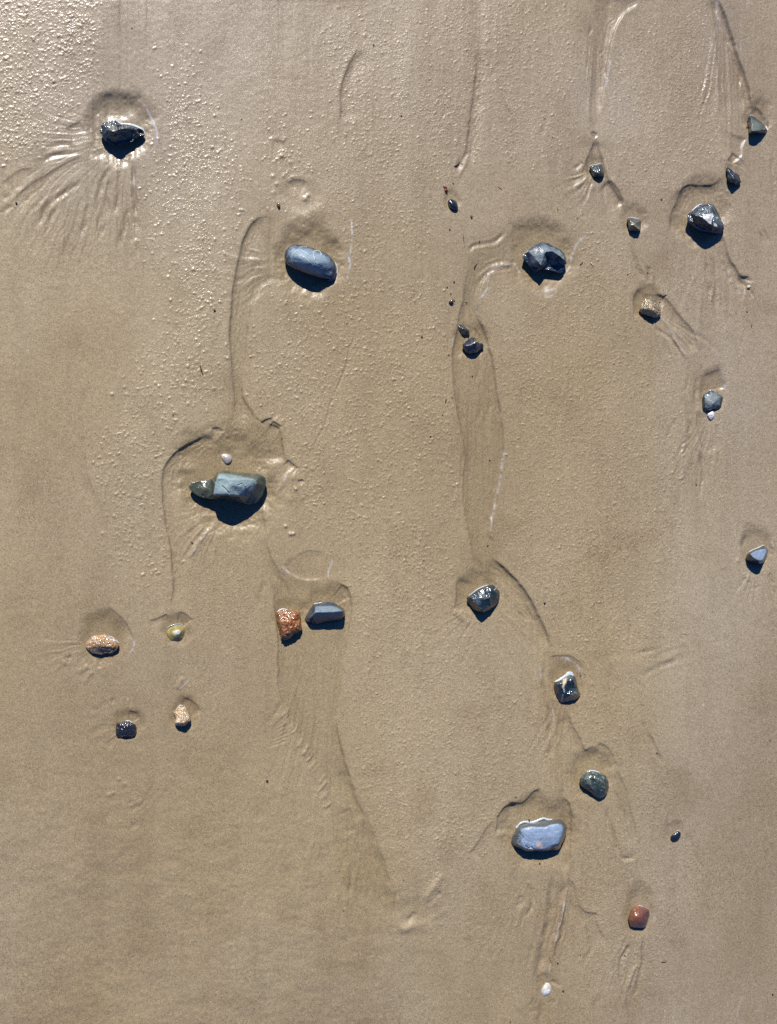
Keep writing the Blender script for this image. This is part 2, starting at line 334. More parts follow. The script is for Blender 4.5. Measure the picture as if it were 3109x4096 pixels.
# -- rills and little ridges
G = [
 (C(0,0,[(740,1060),(670,1150),(640,1260),(620,1400)]),-2.8,8),(C(0,0,[(560,1160),(450,1220),(300,1340),(250,1500)]),-3.0,9),
 (C(0,0,[(850,1020),(865,1150),(880,1400),(895,1520)]),-3.0,8),(C(0,0,[(778,1030),(780,1150),(745,1400)]),-2.0,7),
 (C(0,0,[(500,965),(400,930),(280,965)]),-2.4,7),(C(0,0,[(560,990),(480,985),(330,1010),(250,1060)]),-2.6,7),
 (C(0,0,[(690,1240),(650,1400),(640,1560)]),-2.2,8),(C(0,0,[(840,1330),(800,1480),(755,1610)]),-2.4,9),(C(0,0,[(590,1300),(550,1400),(520,1540)]),-1.8,8),
 (C(0,0,[(400,1300),(330,1400),(300,1530)]),-1.8,8),(C(0,0,[(160,1180),(60,1260),(0,1290)]),-2.2,8),(C(0,0,[(200,1260),(110,1330),(60,1420)]),-1.8,8),
 (C(0,0,[(895,1530),(860,1600),(840,1653)]),3,7),(C(0,0,[(70,1320),(40,1350),(0,1385)]),-3,7),(C(0,0,[(720,1130),(700,1250),(690,1420)]),-1.8,7),
 (C(0,2,[(370,1095),(430,1040)]),-3.5,6),(C(0,2,[(375,1215),(455,1140)]),3.5,8),(C(0,2,[(395,1150),(440,1120)]),2.5,6),
 (C(0,2,[(370,1300),(430,1240),(520,1190)]),2.5,8),(C(0,2,[(480,1230),(430,1300)]),2,8),
 (C(0,2,[(600,1160),(570,1200),(565,1330)]),-1.8,6),(C(0,2,[(200,690),(180,790),(150,890)]),-1.8,6),(C(0,2,[(1360,300),(1420,430),(1440,560)]),-1.8,6),
 (C(0,2,[(1300,80),(1370,250),(1430,340)]),-1.8,7),(C(0,2,[(490,130),(470,260),(455,470)]),-1.8,6),
 (C(0,2,[(1480,1250),(1520,1380),(1600,1500),(1660,1600)]),-1.8,6),(C(0,2,[(1480,1300),(1560,1500),(1620,1600)]),-1.6,5),(C(0,2,[(1630,1000),(1660,1250),(1679,1300)]),-1.6,6),
 (C(0,2,[(1010,1460),(1005,1540),(1020,1590)]),2.4,6),(C(0,2,[(1045,1460),(1030,1540)]),-2.4,5),(C(0,2,[(1010,1420),(1060,1445)]),2.5,7),
 (C(1,2,[(1430,130),(1480,190),(1530,270)]),-3.5,5),(C(1,2,[(1460,135),(1500,160),(1520,150)]),-3,4),(C(1,2,[(1370,70),(1400,150),(1440,220)]),3,6),
 (C(1,2,[(1445,150),(1490,220),(1500,290)]),-3,5),(C(1,2,[(1220,0),(1280,50),(1292,150),(1286,300),(1280,440)]),-2.2,6),(C(1,2,[(1330,20),(1360,90),(1385,170)]),-2.2,6),
 (C(1,2,[(1215,20),(1240,120),(1243,260)]),-1.8,6),(C(1,2,[(1300,0),(1330,40),(1350,100)]),2.5,6),
 (C(1,2,[(745,-100),(790,80),(832,160)]),-2.8,7),(C(1,2,[(855,60),(850,120),(838,180)]),-3.2,7),
 (C(1,2,[(880,455),(960,510),(1010,550),(1070,640)]),-3.0,5),(C(1,2,[(935,380),(990,480),(1060,600),(1110,670)]),3.2,5),(C(1,2,[(965,400),(1040,470)]),-2.2,6),
 (C(1,2,[(1020,490),(1060,540),(1110,540)]),-2.4,6),(C(1,2,[(940,550),(970,620),(1000,660)]),-2,6),
 (C(1,2,[(1190,700),(1170,850),(1155,1000)]),-2.2,8),(C(1,2,[(1110,740),(1103,900),(1113,1100),(1122,1300)]),-1.8,6),(C(1,2,[(1195,1250),(1197,1400),(1190,1560)]),-2.8,5),
 (C(1,2,[(1190,1200),(1240,1290),(1275,1390)]),-2.0,5),(C(1,2,[(1105,1150),(1072,1220),(1052,1300)]),-2.6,6),(C(1,2,[(1110,1220),(1085,1290)]),-2.4,6),(C(1,2,[(1130,1330),(1110,1400)]),-2.0,6),
 (C(1,2,[(1465,640),(1450,720)]),-1.4,6),(C(1,2,[(1030,1040),(990,1120),(960,1200)]),-1.6,6),(C(1,2,[(1290,1080),(1300,1170)]),-1.4,6),
 (C(2,2,[(170,930),(180,1100),(208,1300),(215,1500),(205,1653)]),-2.6,8),(C(2,2,[(240,1440),(275,1460),(305,1505)]),-3.0,5),(C(2,2,[(300,1260),(340,1380),(380,1500),(400,1560)]),-2.0,8),
 (C(2,2,[(0,640),(60,700),(120,790)]),-2.2,8),(C(2,2,[(0,520),(60,600),(100,680),(150,800)]),-2.4,8),(C(2,2,[(740,930),(840,895),(900,900)]),-2.8,6),
 (C(2,2,[(770,1040),(860,990),(1000,930),(1160,875)]),1.7,10),(C(2,2,[(800,1060),(900,1010),(1060,940)]),-1.5,8),(C(2,2,[(1020,880),(1090,840)]),1.2,9),(C(2,2,[(660,1085),(720,1070)]),2.4,8),
 (C(2,2,[(700,480),(720,600),(725,800),(720,920)]),-1.8,6),(C(2,2,[(790,1340),(850,1450),(900,1560),(950,1640)]),-2.2,7),(C(2,2,[(830,1370),(890,1480),(950,1600)]),2.0,6),
 (C(2,2,[(1455,390),(1460,430)]),2.4,5),(C(2,2,[(1475,400),(1480,450)]),2.2,5),(C(2,2,[(1495,480),(1530,490),(1560,470)]),-2.4,5),(C(2,2,[(1620,390),(1660,470)]),-2.4,5),
 (C(2,2,[(780,1100),(840,1150)]),-2.2,6),(C(2,2,[(1480,60),(1470,180),(1440,240)]),-3.0,8),(C(2,2,[(1640,160),(1662,240)]),2.2,6),
 (C(3,2,[(275,0),(285,160)]),2.4,6),(C(3,2,[(585,200),(595,340),(650,480),(685,578),(720,585),(752,580),(750,520)]),-3.0,6),(C(3,2,[(640,140),(690,260),(720,380)]),-2.4,5),
 (C(3,2,[(240,640),(222,800),(212,950),(190,1100),(140,1300),(110,1450)]),-3.2,9),(C(3,2,[(50,870),(20,960),(0,1010)]),2.6,6),(C(3,2,[(30,820),(0,900)]),-2.6,6),(C(3,2,[(75,740),(95,860),(60,980)]),-2,6),
 (C(3,2,[(760,1110),(700,1200),(670,1260),(665,1420)]),-3.2,6),(C(3,2,[(785,1240),(740,1340),(700,1450),(690,1560)]),3.0,6),(C(3,2,[(820,1080),(812,1250),(780,1400),(750,1500)]),-2.4,6),(C(3,2,[(860,1240),(872,1300),(890,1335)]),-2.6,5),
 (C(3,2,[(700,1095),(680,1120)]),2.6,5),(C(3,2,[(335,745),(312,830),(290,950),(262,1080),(235,1200),(215,1290)]),4.0,6),(C(3,2,[(320,900),(270,1100),(230,1270)]),-2,8),(C(3,2,[(440,1010),(480,1130),(465,1200),(415,1290)]),-2.2,7),(C(3,2,[(215,1378),(250,1392),(295,1410)]),-3.4,5),(C(3,2,[(210,1500),(250,1530)]),-2.8,6),
 (C(3,2,[(125,1480),(90,1545)]),-2.8,6),(C(3,2,[(140,1500),(110,1590)]),-2.6,6),(C(3,2,[(165,1510),(150,1600),(140,1700)]),-2.8,7),(C(3,2,[(900,20),(950,130),(990,210)]),-1.8,6),
 (C(3,2,[(990,280),(980,400)]),-1.8,6),(C(3,2,[(835,1390),(850,1380),(880,1380)]),-2.8,6),(C(3,2,[(560,1450),(500,1530),(480,1580)]),-2,7),(C(3,2,[(1100,400),(1150,550),(1210,700)]),-1.6,9),
 (C(3,1,[(1185,670),(1130,760),(1068,855)]),5.0,9),(C(3,1,[(1070,858),(1110,865),(1180,790)]),-4.2,6),(C(3,1,[(855,975),(920,1030),(1000,1020),(1100,985)]),4.2,13),(C(3,1,[(945,990),(980,965),(1015,925)]),-4.2,7),
 (C(3,1,[(1100,980),(1220,900)]),3.0,8),(C(3,1,[(570,400),(570,600),(560,800),(570,1000)]),2.0,8),(C(3,1,[(760,530),(850,750),(880,850),(850,950)]),-2.2,8),(C(3,1,[(600,740),(540,850)]),-2.2,8),
 (C(3,1,[(620,560),(640,545)]),-3.2,5),(C(3,1,[(500,440),(480,520)]),-2,8),(C(3,1,[(780,400),(775,300)]),-1.6,6),
 (C(2,1,[(40,1370),(110,1300),(150,1210)]),-2.6,6),(C(2,1,[(20,1400),(80,1340)]),-2.4,6),(C(2,1,[(60,440),(20,520),(10,620)]),-2.6,8),(C(2,1,[(80,370),(150,460),(230,560)]),-2.4,8),
 (C(2,1,[(1340,80),(1380,200),(1385,300)]),-2.6,6),(C(2,1,[(1380,230),(1430,350),(1450,440)]),-2.6,7),(C(2,1,[(1600,530),(1640,600),(1679,640)]),-2.4,7),(C(2,1,[(1560,700),(1570,800)]),-1.8,6),
 (C(2,1,[(1510,20),(1505,120),(1510,190)]),3.0,5),(C(2,1,[(800,1350),(800,1480)]),-1.6,6),(C(2,1,[(400,1000),(470,1040)]),-1.4,8),
 (C(2,0,[(1390,70),(1300,170),(1210,310)]),3.8,6),(C(2,0,[(1370,90),(1280,180)]),-2.6,6),(C(2,0,[(1290,60),(1215,150)]),-2.4,7),(C(2,0,[(1190,1060),(1150,1150)]),2.4,8),
 (C(2,0,[(470,925),(415,960)]),-3.2,7),(C(2,0,[(570,985),(500,1050)]),3.0,8),(C(2,0,[(600,1020),(545,1110)]),3.0,8),(C(2,0,[(440,940),(410,990)]),2.6,7),(C(2,0,[(640,940),(640,1010)]),-2.2,7),
 (C(2,0,[(735,1290),(650,1340),(560,1430)]),3.4,9),(C(2,0,[(700,1370),(590,1440)]),-3.2,7),(C(2,0,[(700,1215),(610,1290)]),-2.6,7),(C(2,0,[(690,1495),(630,1565)]),2.4,9),(C(2,0,[(740,1200),(720,1240)]),-2.4,6),
 (C(3,0,[(1005,60),(935,210),(880,250),(800,290)]),-2.4,7),(C(3,0,[(1105,120),(1055,200),(1040,270)]),-3.0,7),(C(3,0,[(890,350),(830,410)]),-2.6,7),(C(3,0,[(870,500),(800,550),(750,590)]),-3.2,7),
 (C(3,0,[(530,700),(440,750)]),-2.4,7),(C(3,0,[(560,790),(460,800)]),-1.8,7),(C(3,0,[(1000,370),(960,430)]),-1.8,8),(C(3,0,[(780,1000),(720,1040)]),-2,7),(C(3,0,[(500,1060),(430,1110)]),-2,7),
 (C(1,1,[(660,420),(600,580),(545,760),(480,900),(440,1050),(380,1190),(290,1340)]),-1.0,3.5),
 (C(1,1,[(1300,880),(1310,1000),(1325,1120)]),-2,7),(C(1,1,[(1325,1260),(1305,1350),(1310,1480)]),-2.6,5),(C(1,1,[(1400,650),(1440,900),(1430,1100)]),-1.6,8),(C(1,1,[(1490,700),(1500,900),(1460,1150)]),-1.5,9),
 (C(1,1,[(1280,540),(1275,600),(1320,650)]),-2.2,6),(C(1,1,[(1430,300),(1415,360),(1450,480),(1530,620)]),-1.8,6),(C(1,1,[(1400,180),(1440,120),(1520,70),(1650,40)]),3.2,7),(C(1,1,[(1440,170),(1480,110)]),-2.4,5),
 (C(0,1,[(1350,990),(1320,1080),(1285,1160)]),3.2,6),(C(0,1,[(1530,500),(1600,680),(1679,850)]),-1.6,5),(C(0,1,[(1480,750),(1510,850)]),-1.6,6),(C(0,1,[(1300,1040),(1270,1100)]),-2.6,6),
 (C(0,1,[(1190,650),(1200,780)]),-1.4,6),(C(0,1,[(1280,800),(1270,950)]),1.6,6),(C(0,1,[(1560,400),(1480,520)]),-1.3,6),(C(0,1,[(1350,1640),(1400,1585),(1520,1560),(1600,1490)]),-3.2,7),
 (C(0,1,[(40,790),(80,900)]),-1.6,5),(C(1,0,[(1679,40),(1620,110)]),-2.2,8),(C(1,1,[(0,60),(80,40)]),-2.2,7),(C(1,1,[(40,150),(120,130)]),-2.2,8),
]
for p, h, wd in G:
    P_ = np.array(p); L_ = np.hypot(*(P_[1:]-P_[:-1]).T).sum()
    k_ = 1.25 if L_ > 150 else .8
    if P_[:, 0].mean() < 1150 and P_[:, 1].mean() > 2850: k_ *= .5
    line(p, h*k_*(1.0 if L_ > 150 else .9), wd*(1.35 if L_ > 150 else 1.5), taper=.22)
    if L_ > 170:   # fine companion striations beside each rill
        for o_ in (2.6, -2.4):
            nn = np.array([-(P_[-1]-P_[0])[1], (P_[-1]-P_[0])[0]])/np.hypot(*(P_[-1]-P_[0]))
            line([tuple(q+nn*wd*o_*(1+.25*i_)) for i_, q in enumerate(P_)], h*.26, wd*.9, taper=.35)
def swell(pts, h, wd):
    P = smooth_poly(pts, 10); w_ = win(P, wd*3); XX, YY = grid(w_); i0, i1, j0, j1 = w_
    d, s, t = sdist(P, XX, YY); Z[j0:j1, i0:i1] += (h*np.exp(-(d/wd)**2)*ss(0, .3, t)*ss(0, .3, 1-t)).astype(np.float32)
swell(D([(1520,-200),(1560,100),(1575,280),(1560,480)]), 8, 60); swell(D([(1330,-200),(1300,120),(1290,350)]), -3.5, 34)
swell(D([(1040,-200),(1025,200),(1000,400)]), -3.5, 30); swell(D([(930,-200),(880,200),(900,500)]), 4, 60)
# ripple rungs along the left bank of the lower channel
path = smooth_poly(D([(612,1545),(640,1590),(668,1630),(690,1668),(700,1710),(712,1755)]), 5)
k = 0.0
while k < len(path)-1:
    x, y = path[int(k)]; L = 22+14*random.random(); x += random.uniform(-7, 7)
    line([(x-L*0.72, y+L*random.uniform(.4, .75)), (x, y), (x+L*0.62, y-L*random.uniform(.6, 1.0))], random.uniform(1.6, 3.2), random.uniform(4.5, 7.5), taper=0.3)
    k += random.uniform(1.1, 2.6)
for k in range(9):
    x, y = C(2,1,[(1265+k*11, 650+k*9)])[0]
    line([(x-8, y+12), (x+2, y), (x+10, y-16)], 2.4, 4.5, taper=0.3)
for k in range(8):
    x, y = C(1,2,[(1085-k*2, 1190+k*34)])[0]
    line([(x-9, y+12), (x, y), (x+8, y-13)], 1.9, 5, taper=0.3)
for k in range(7):
    x, y = C(2,1,[(170+k*4, 1290+k*5)])[0]
    line([(x-50-k*6, y+70+k*9), (x, y+20+k*12)], -1.7, 5, taper=0.3)
# lumps
for (r_, c_, x, y, rad, h) in [(0,1,150,1010,8,9),(0,1,205,1050,7,4),(0,1,300,1285,9,6),(0,1,320,1265,7,6),(0,1,92,1140,7,4),(0,1,117,1190,7,5),(0,1,160,1140,6,3),
    (0,1,686,228,7,4),(2,1,175,93,6,8),(2,1,205,143,7,8),(2,1,228,140,6,7),(2,1,238,60,4,2),(1,1,240,1505,6,7),(1,1,290,1560,6,3),(1,1,350,1378,6,4),(3,0,770,70,8,4),(3,0,805,100,8,3),
    (3,0,705,170,8,4),(3,0,730,160,7,3),(0,1,450,1,4,1),(2,2,1420,315,8,4),(2,2,490,1110,6,3),(3,2,600,578,6,2.5),(1,1,230,1430,12,4),(1,1,205,1570,14,3),(3,1,500,1020,6,2),(3,1,737,1217,5,2)]:
    x, y = C(r_, c_, [(x, y)])[0]; bump(x, y, rad*1.1, h*.75)

# -- air-bubble dimples: small domes pushed up through the wet film
REG = [  # polygon (overview px), spacing px, radius lo, hi, height factor
 ([(-60,-60),(200,-60),(225,60),(200,130),(225,180),(170,230),(150,270),(90,350),(-60,380)], 11.5, 2.8, 6.6, .46),
 ([(330,95),(420,120),(500,330),(560,440),(590,480),(520,500),(490,600),(480,760),(440,680),(330,600),(310,470),(300,350),(330,330),(350,270),(330,180)], 17, 3.0, 6.6, .46),
 ([(560,230),(690,250),(700,420),(680,480),(600,450),(575,330)], 21, 3.0, 6.0, .5),
 ([(690,50),(1000,0),(1240,0),(1250,330),(1180,350),(990,340),(960,450),(960,520),(780,600),(730,430),(720,200)], 14, 2.6, 4.8, .48),
 ([(1320,120),(1380,40),(1530,0),(1550,180),(1570,330),(1480,400),(1440,440),(1400,420),(1330,400),(1300,320),(1310,200)], 12, 2.4, 4.0, .48),
 ([(1610,0),(1679,0),(1679,560),(1640,300),(1620,180)], 14, 2.3, 3.8, .38),
 ([(500,640),(490,900),(440,930),(400,960),(360,1000),(345,1100),(370,1240),(350,1330),(300,1300),(240,1180),(200,1000),(215,900),(300,820),(330,700),(420,640)], 19, 3.4, 7.4, .44),
 ([(540,680),(620,640),(760,600),(960,600),(970,760),(990,900),(1000,1100),(1010,1200),(990,1260),(900,1330),(800,1200),(760,1150),(650,1130),(640,1000),(620,940),(560,880),(530,830)], 16, 3.0, 5.8, .48),
 ([(700,1160),(1000,1200),(1000,1400),(1040,1380),(1080,1480),(1160,1500),(1190,1640),(1120,1720),(1060,1800),(950,1850),(850,1800),(780,1700),(760,1560),(770,1300)], 14, 2.8, 4.8, .52),
 ([(780,1700),(1060,1800),(1060,1900),(1150,2000),(1080,2080),(900,1990),(800,1850)], 14, 2.7, 4.4, .46),
 ([(1050,600),(1130,640),(1240,600),(1260,420),(1390,560),(1370,640),(1380,760),(1480,820),(1480,1000),(1480,1300),(1420,1420),(1300,1480),(1250,1420),(1190,1340),(1110,1220),(1080,1150),(1110,960),(1090,820),(1060,700)], 13, 2.6, 4.4, .50),
 ([(1440,500),(1480,560),(1540,620),(1520,830),(1500,700),(1450,640)], 16, 2.4, 4.2, .4),
 ([(1520,900),(1610,850),(1610,1100),(1580,1150),(1530,1200),(1510,1000)], 15, 2.5, 3.9, .40),
 ([(1230,1500),(1330,1480),(1400,1600),(1440,1700),(1470,1850),(1440,2100),(1380,2180),(1250,2150),(1260,1950),(1250,1850),(1320,1750),(1330,1650),(1250,1600)], 13, 2.6, 4.2, .44),
 ([(385,1200),(560,1150),(580,1230),(590,1400),(560,1500),(420,1480),(400,1330)], 21, 2.6, 4.6, .40),
 ([(400,1500),(560,1500),(480,1700),(300,1700),(330,1620)], 26, 2.4, 4.6, .25),
]
nbub = 0
def addb(x, y, r, h, el=1.0, an=0.0):
    i0 = int((x-X0-r*2.2)/DX); i1 = int((x-X0+r*2.2)/DX)+2; j0 = int((y-Y0-r*2.2)/DX); j1 = int((y-Y0+r*2.2)/DX)+2
    if i0 < 0 or j0 < 0 or i1 > nx or j1 > ny: return
    xx = ux[i0:i1][None, :]-x; yy = uy[j0:j1][:, None]-y
    ca, sa = math.cos(an), math.sin(an)
    u = (xx*ca+yy*sa)/el; v = (-xx*sa+yy*ca)
    Z[j0:j1, i0:i1] += (h*np.exp(-((u*u+v*v)/(r*r*0.62))**1.25)).astype(np.float32)
dens = vnoise(95, 130, 40)*0.7+vnoise(36, 44, 41)*0.55
for poly, sp, r0, r1, hf in REG:
    P = np.array(D(poly)); x0, y0 = P.min(0); x1, y1 = P.max(0)
    n = int((x1-x0)*(y1-y0)/(sp*sp)*1.25)
    px = rng.uniform(x0, x1, n); py = rng.uniform(y0, y1, n)
    ok = inpoly(px+rng.normal(0, 48, n), py+rng.normal(0, 48, n), P) & (px > 0) & (px < 3109) & (py > 0) & (py < 4096)
    for x, y in zip(px[ok], py[ok]):
        i = int((x-X0)/DX); j = int((y-Y0)/DX)
        if SMOW[j, i] > rng.uniform(0.15, 0.8) or HARDB[j, i] > .2 or PITM[j, i] > .3: continue
        if dens[j, i] < rng.uniform(-0.95, 0.15): continue
        r = r0+(r1-r0)*rng.random()**2.0
        h = r*hf*rng.uniform(0.35, 1.05)*.85*(.82 if (x < 620 and y < 700) else 1)
        el = rng.uniform(1.0, 1.5); addb(x, y, r, h, el, rng.uniform(0, 3.1))
        if rng.random() < 0.25: addb(x+rng.normal(0, r*1.4), y+rng.normal(0, r*1.2), r*0.8, h*0.8)
        nbub += 1

# -- white lines painting in sun and sky glints at water edges
F = [
 (C(0,0,[(912,645),(945,690),(975,750),(1000,800),(1015,870),(1008,930)]),5,.9),(C(0,0,[(1000,930),(960,985),(900,1005),(862,1040)]),5,.55),(C(0,0,[(960,560),(955,630)]),2.5,.5),
 (C(0,0,[(850,1035),(862,1120),(875,1260)]),2,.45),
 (C(0,1,[(595,1410),(602,1470),(600,1560),(585,1660)]),4,.85),(C(1,1,[(578,-10),(590,60),(580,100),(576,160)]),5.5,.95),(C(0,1,[(612,1180),(605,1300),(600,1400)]),2,.35),
 (C(1,1,[(1510,95),(1480,170),(1475,220),(1430,278)]),5,.8),(C(1,1,[(1440,160),(1460,130),(1530,75),(1650,40),(1668,75)]),3,.8),(C(1,1,[(1415,290),(1410,340),(1432,400)]),2.5,.5),
 (C(0,2,[(452,1508),(400,1560),(360,1645)]),5,.75),(C(1,2,[(360,-10),(345,60),(322,112)]),4.5,.75),(C(1,2,[(0,60),(25,110)]),4,.6),
 (C(1,1,[(1258,515),(1252,590)]),5,.95),(C(1,1,[(1590,1240),(1580,1340),(1560,1470),(1540,1550),(1522,1653)]),4.5,.95),(C(2,1,[(1525,0),(1510,50),(1506,130)]),3.5,.7),
 (C(2,2,[(285,942),(340,955),(395,1000),(420,1035)]),6,.9),(C(2,2,[(425,1040),(425,1095)]),3,.6),(C(2,2,[(148,1000),(153,1040),(165,1085)]),4,.8),(C(2,2,[(235,1265),(240,1320),(243,1390)]),3.5,.6),
 (C(0,2,[(612,370),(600,430),(590,490),(578,570)]),3.2,1),(C(0,2,[(1438,255),(1442,300),(1446,350)]),2.2,.9),(C(0,2,[(1476,895),(1450,960),(1442,1010),(1410,1045)]),3.2,.95),
 (C(0,2,[(1322,1380),(1333,1450)]),3.4,.7),(C(0,2,[(1590,730),(1615,790)]),2.5,.6),
 (C(1,2,[(1315,740),(1335,800),(1350,865)]),3,.8),(C(2,2,[(1645,180),(1660,235)]),2.6,.6),(C(1,2,[(1290,150),(1280,380)]),1.8,.35),(C(1,2,[(935,380),(1000,500),(1060,590),(1105,650)]),2.3,.6),
 (C(1,2,[(100,215),(150,235),(200,215),(260,210)]),9,.55),(C(1,2,[(110,240),(180,260),(250,255)]),7,.45),
 (C(1,2,[(1370,85),(1380,140)]),2.4,.7),(C(1,2,[(1432,180),(1436,240)]),2.4,.9),(C(1,2,[(1465,225),(1475,250)]),2,.8),(C(1,2,[(1380,380),(1345,450),(1340,500)]),2.4,.4),(C(1,2,[(1232,80),(1240,180)]),2.4,.4),
 (C(2,1,[(140,335),(165,365),(208,400)]),4.5,.65),(C(2,1,[(480,300),(465,350),(450,385),(455,430)]),5,.5),(C(2,1,[(330,240),(400,250),(465,265)]),2.2,.4),
 (C(1,1,[(192,1410),(160,1460),(100,1540)]),3.2,.85),(C(1,1,[(195,1310),(205,1360)]),2.4,.6),(C(2,0,[(872,820),(860,880),(820,940),(790,975)]),4,.6),(C(2,0,[(1230,1060),(1200,1110),(1160,1145)]),3.4,.5),
 (C(2,0,[(1388,70),(1340,130),(1290,200),(1215,300)]),2.6,.7),(C(3,2,[(905,840),(908,880)]),3,.5),(C(3,2,[(895,930),(885,1000)]),3,.35),(C(3,2,[(1456,1475),(1425,1570),(1415,1620)]),2.4,.5),
 (C(3,2,[(1390,1600),(1375,1653)]),2.4,.45),(C(3,2,[(1465,640),(1460,720)]),2,.3),(C(3,2,[(218,1265),(205,1330)]),3,.5),(C(3,2,[(312,850),(290,950),(262,1060),(240,1160)]),2.4,.75),
 (C(2,2,[(1190,1250),(1205,1240)]),5,.5),(C(2,0,[(825,1190),(830,1220)]),5,.5),(C(0,1,[(885,35),(900,75)]),3,.5),(C(1,2,[(620,335),(640,350)]),3,.5),
 (C(0,2,[(1285,0),(1300,80),(1315,200)]),8,.35),(C(0,2,[(1490,0),(1500,30)]),6,.25),(C(0,1,[(540,650),(540,760)]),2,.4),
]
for p, wd, a in F: glint(p, wd, a)
FOAM *= np.clip(0.62+vnoise(8, 8, 60)*0.55+vnoise(22, 26, 61)*0.55, 0, 1)  # breaks up the painted glints
FOAM = blur(FOAM, 1)
XN = (ux/1.8517)[None, :]; YN = (uy/1.8517)[:, None]
FILM = np.maximum(.62*np.exp(-((XN/330)**2+((YN-60)/330)**2)), .45*np.exp(-(((XN-420)/230)**2+((YN-420)/420)**2)))
FILM = np.maximum(FILM, .75*np.exp(-(((XN-1560)/80)**2+((YN-80)/230)**2)))
FILM = np.maximum(FILM, .35*np.exp(-(((XN-1640)/120)**2+((YN-900)/900)**2)))
BUBM = np.zeros((ny, nx), np.float32)
for poly, *_ in REG:
    w_, ins = area_mask(np.array(D(poly))); i0, i1, j0, j1 = w_; BUBM[j0:j1, i0:i1] = np.maximum(BUBM[j0:j1, i0:i1], ins*1.0)
BUBM = box(box(BUBM, 30), 26)*(1-np.clip(SMOW*1.3, 0, 1))*(1-HARDB)*(1-np.clip(PITM, 0, 1))
FILM = np.clip(FILM*(1+vnoise(120, 200, 70)*.35), 0, 1).astype(np.float32)
SKY_TONE = np.clip(ss(900, 100, YN)*.9+ss(1150, 1650, XN)*.8+ss(1500, 2212, YN)*.5+vnoise(500, 700, 71)*.35, 0, 1).astype(np.float32)  # sky reflection tint at top and right painted into the sand
WET_FALLOFF = np.clip(WET_FALLOFF+.42*ss(2500, 4096, uy)[:, None]+.30*ss(2300, 3109, ux)[None, :]*ss(900, 2200, uy)[:, None]+np.clip(vnoise(260, 300, 72)*.7+vnoise(110, 130, 74)*.5, 0, 1)*.45*ss(.0, 1., XN/900+.2), 0, 1).astype(np.float32)  # adds painted brightness falloff to the bottom, over damp mottling
# quiet the far rim so that the fine patch joins the plain beach
ex = np.minimum(ss(X0, X0+70, ux), ss(X1, X1-70, ux))[None, :]*np.minimum(ss(Y0, Y0+70, uy), ss(Y1, Y1-70, uy))[:, None]
Z *= ex
def gz(px, py):
    i = int(np.clip((px-X0)/DX, 0, nx-1)); j = int(np.clip((py-Y0)/DX, 0, ny-1)); return float(Z[j, i])

# ------------------------------------------------------------------ materials
def nmat(name):
    m = bpy.data.materials.new(name); m.use_nodes = True
    return m, m.node_tree, m.node_tree.nodes['Principled BSDF']
def N(t, kind, **kw):
    n = t.nodes.new(kind)
    for k, v in kw.items(): setattr(n, k, v)
    return n
def ramp(t, stops):
    r = N(t, 'ShaderNodeValToRGB'); e = r.color_ramp.elements
    e[0].position = stops[0][0]; e[0].color = (*stops[0][1], 1); e[1].position = stops[-1][0]; e[1].color = (*stops[-1][1], 1)
    for p, c in stops[1:-1]:
        q = e.new(p); q.color = (*c, 1)
    return r
def mixc(t, fac, a, b, mode='MIX'):
    m = N(t, 'ShaderNodeMix', data_type='RGBA', blend_type=mode)
    for sock, v in ((m.inputs[0], fac), (m.inputs[6], a), (m.inputs[7], b)):
        if hasattr(v, 'links') or hasattr(v, 'is_linked'): t.links.new(v, sock)
        elif isinstance(v, (int, float)): sock.default_value = v
        else: sock.default_value = (*v, 1)
    return m.outputs[2]
def math_(t, op, a, b=None, clamp=False):
    m = N(t, 'ShaderNodeMath', operation=op); m.use_clamp = clamp
    for k, v in enumerate((a, b)):
        if v is None: continue
        if hasattr(v, 'is_linked'): t.links.new(v, m.inputs[k])
        else: m.inputs[k].default_value = v
    return m.outputs[0]
def noise_(t, scale, detail=3, rough=.55, vec=None):
    n = N(t, 'ShaderNodeTexNoise'); n.inputs['Scale'].default_value = scale; n.inputs['Detail'].default_value = detail; n.inputs['Roughness'].default_value = rough
    if vec is not None: t.links.new(vec, n.inputs['Vector'])
    return n.outputs[0]

